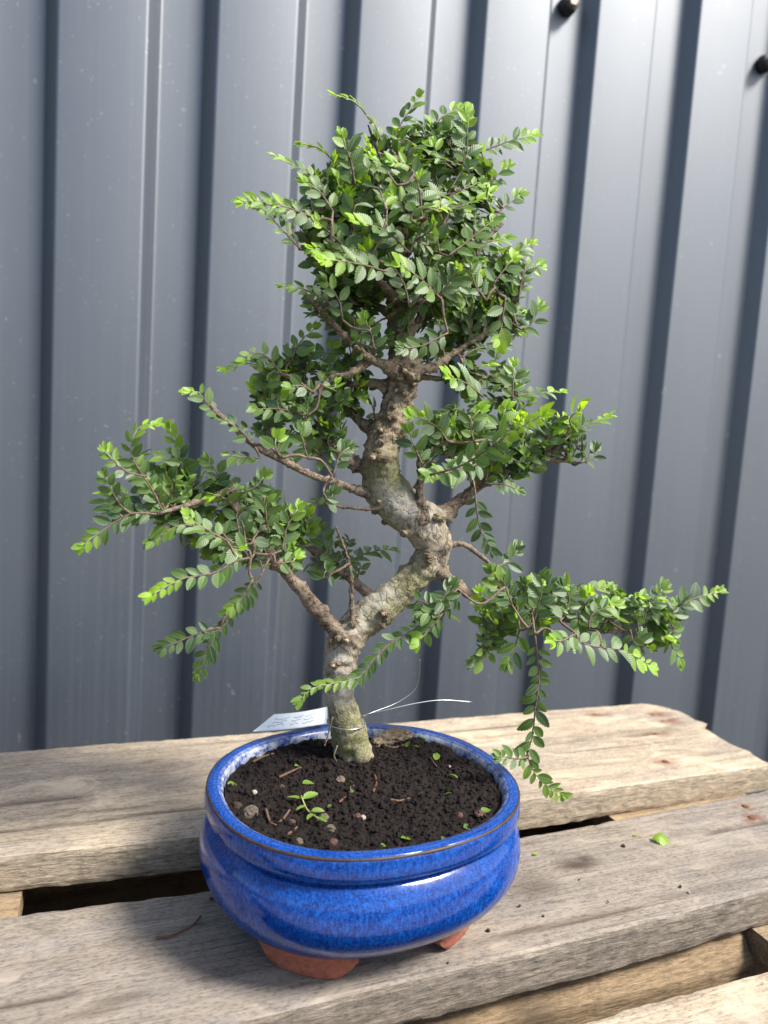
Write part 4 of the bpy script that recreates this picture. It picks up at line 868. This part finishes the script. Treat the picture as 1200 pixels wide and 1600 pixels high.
for v in o.data.vertices: v.co.z += .55 * v.co.y * abs(v.co.y) * 3 + .10 * math.sin(v.co.x * 6); v.co.y *= .8 * (1.15 - .5 * v.co.x)
o = loose_leaf('leaf_scrap', at_z(990, 1306, .0012), .005, .2, 3, 2, (0, 0), 'tiny bright green leaf scrap beside the large fallen leaf')
o = loose_leaf('leaf_scrap', at_z(833, 1335, .0012), .005, .2, 3, 2, (0, 0), 'tiny bright green leaf scrap on plank beside the pot')
for k, (x, y, s) in enumerate([(974, 1323, .0016), (812, 1416, .0010), (763, 1455, .0013), (1063, 1386, .0012), (849, 1432, .0009), (1076, 1395, .0011), (330, 1405, .0010), (950, 1410, .0007), (700, 1505, .0007), (905, 1375, .0007)]):
    tag(rock('dirt_crumb', at_z(x, y, .0006) + np.array([0, 0, s * .5]), s, M['dirt' if k != 5 else 'pale'], k + 40, .8, 1), 'tiny dark crumb of dirt lying on the grey plank' if k != 5 else 'tiny pale crumb lying on the grey plank', 'dirt', 'dirt crumbs on the plank' if k != 5 else None)
# white plant label tucked behind the trunk on the far rim
q = [at(395, 1143, .080), at(428, 1116, .092), at(512, 1104, .090), at(512, 1130, .078)]
q = np.array(q); nn_ = norm(np.cross(q[1] - q[0], q[3] - q[0])); lt = empty('plant_label', tuple(q.mean(0))); tag(lt, 'white plastic plant label with faint handwriting behind the trunk on the rim', 'label')
K = 14; V = []; Fc = []
for s in (0, 1):
    for i in range(K):
        for j in range(K):
            a, b = i / (K - 1), j / (K - 1); p = (q[0] * (1 - a) + q[3] * a) * (1 - b) + (q[1] * (1 - a) + q[2] * a) * b
            V.append(p + nn_ * (.0015 * math.sin(a * 3.1) + (.0004 if s else 0)))
for i in range(K - 1):
    for j in range(K - 1):
        a = i * K + j; Fc.append((a, a + K, a + K + 1, a + 1)); a += K * K; Fc.append((a, a + 1, a + K + 1, a + K))
rim = [i * K for i in range(K)] + [(K - 1) * K + j for j in range(1, K)] + [i * K + K - 1 for i in range(K - 2, -1, -1)] + [j for j in range(K - 2, 0, -1)]
for i in range(len(rim)): a, b = rim[i], rim[(i + 1) % len(rim)]; Fc.append((a, b, b + K * K, a + K * K))
child(mesh('card', V, Fc, M['tagw']), lt)
sgn_ = 1 if nn_ @ (CAM - q.mean(0)) > 0 else -1
for row in range(3):
    pts = []
    for i in range(26):
        a = .14 + .68 * i / 25; b = .68 - row * .2 + .05 * math.sin(i * 1.7 + row * 1.9) * math.sin(i * .9 + row) + random.uniform(-.06, .06)
        p = (q[0] * (1 - a) + q[3] * a) * (1 - b) + (q[1] * (1 - a) + q[2] * a) * b
        pts.append(p + nn_ * (.0015 * math.sin(a * 3.1) + (.0006 if sgn_ > 0 else -.0002)))
    pts = np.array(pts)
    for lo, hi in ((0, 9), (11, 17), (18, 25)):
        V, Fc, D = tube(pts[lo:hi], np.full(hi - lo, .00022), 4); child(mesh('handwriting', V, Fc, M['ink']), lt)
# thin tie wire round the trunk foot
wr = empty('tie_wire', tuple(at(540, 1130, .042))); tag(wr, 'thin silver wire tied round the mossy trunk base with loose ends', 'wire')
c0 = at(541, 1128, .042); ax = norm(at(531, 1080, .042) - at(548, 1160, .042)); ax = norm(ax + np.array([.28, .0, 0]))
u = norm(np.cross(ax, [0, 1, 0])); w_ = np.cross(ax, u); RR = 31.5 * PXM
P = np.array([c0 + u * RR * math.cos(a) + w_ * RR * math.sin(a) for a in np.linspace(0, 2 * math.pi, 60)])
V, Fc, D = tube(P, np.full(60, .00042), 7); child(mesh('loop', V, Fc, M['wire']), wr)
for pts, r in (([(566, 1120, .036), (580, 1115, .030), (610, 1108, .026), (650, 1099, .024), (690, 1094, .022), (738, 1097, .020)], .00045), ([(566, 1119, .036), (590, 1110, .04), (620, 1098, .044), (648, 1078, .046), (655, 1055, .046), (656, 1030, .046)], .00022)):
    P = cat([at(x, y, Y) for x, y, Y in pts], 8); V, Fc, D = tube(P, np.full(len(P), r), 7); child(mesh('wire_end', V, Fc, M['wire']), wr)

# pruning scars and burls on the trunk
def knot(x, y, s_, seed, pale=True):
    d = np.hypot(TRPX[:, 0] - x, TRPX[:, 1] - y); ok = np.where(d < 9)[0]
    if not len(ok): ok = np.array([int(d.argmin())])
    i = ok[int(TRQ[ok, 2].argmin())]; p = TRV[i]
    o = child(rock('knot', p, s_, M['root'], seed, .8, 3), tree)
    if pale:
        q = p + norm(CAM - p) * s_ * .75; c = rock('scar', q, s_ * .48, M['scar'], seed + 3, .8, 2)
        c.parent = o; c.matrix_parent_inverse = (Matrix.Translation(Vector(p)) @ Matrix.Rotation(seed * 1.7, 4, 'Z')).inverted()
for k, (x, y, s_, pale) in enumerate([(548, 1002, .0042, True), (519, 1046, .0038, True), (530, 1042, .0026, False), (597, 961, .0046, True), (612, 966, .0034, False), (607, 978, .0030, False), (636, 838, .0046, True), (650, 842, .0030, False), (671, 866, .0034, False), (668, 884, .0034, False), (690, 806, .0044, False), (697, 812, .0034, False), (590, 792, .0032, True), (577, 712, .0048, True), (592, 716, .0040, False), (606, 722, .0034, False), (590, 670, .0036, True), (598, 684, .0030, False), (612, 614, .0036, True), (641, 598, .0046, False), (650, 608, .0036, True), (617, 584, .0044, False), (606, 640, .0030, False), (631, 586, .0046, True), (512, 1000, .0032, False), (524, 992, .0034, False), (552, 968, .0034, False), (575, 808, .0034, False), (600, 824, .0030, False), (585, 700, .0034, False), (622, 572, .0042, False), (648, 578, .0040, True), (608, 566, .0040, False), (636, 566, .0036, False), (655, 590, .0036, False), (625, 600, .0034, False), (612, 628, .0030, False), (634, 622, .0032, False), (600, 655, .0032, False), (622, 650, .0028, False)]):
    knot(x, y, s_ * .8, k + 70, pale)
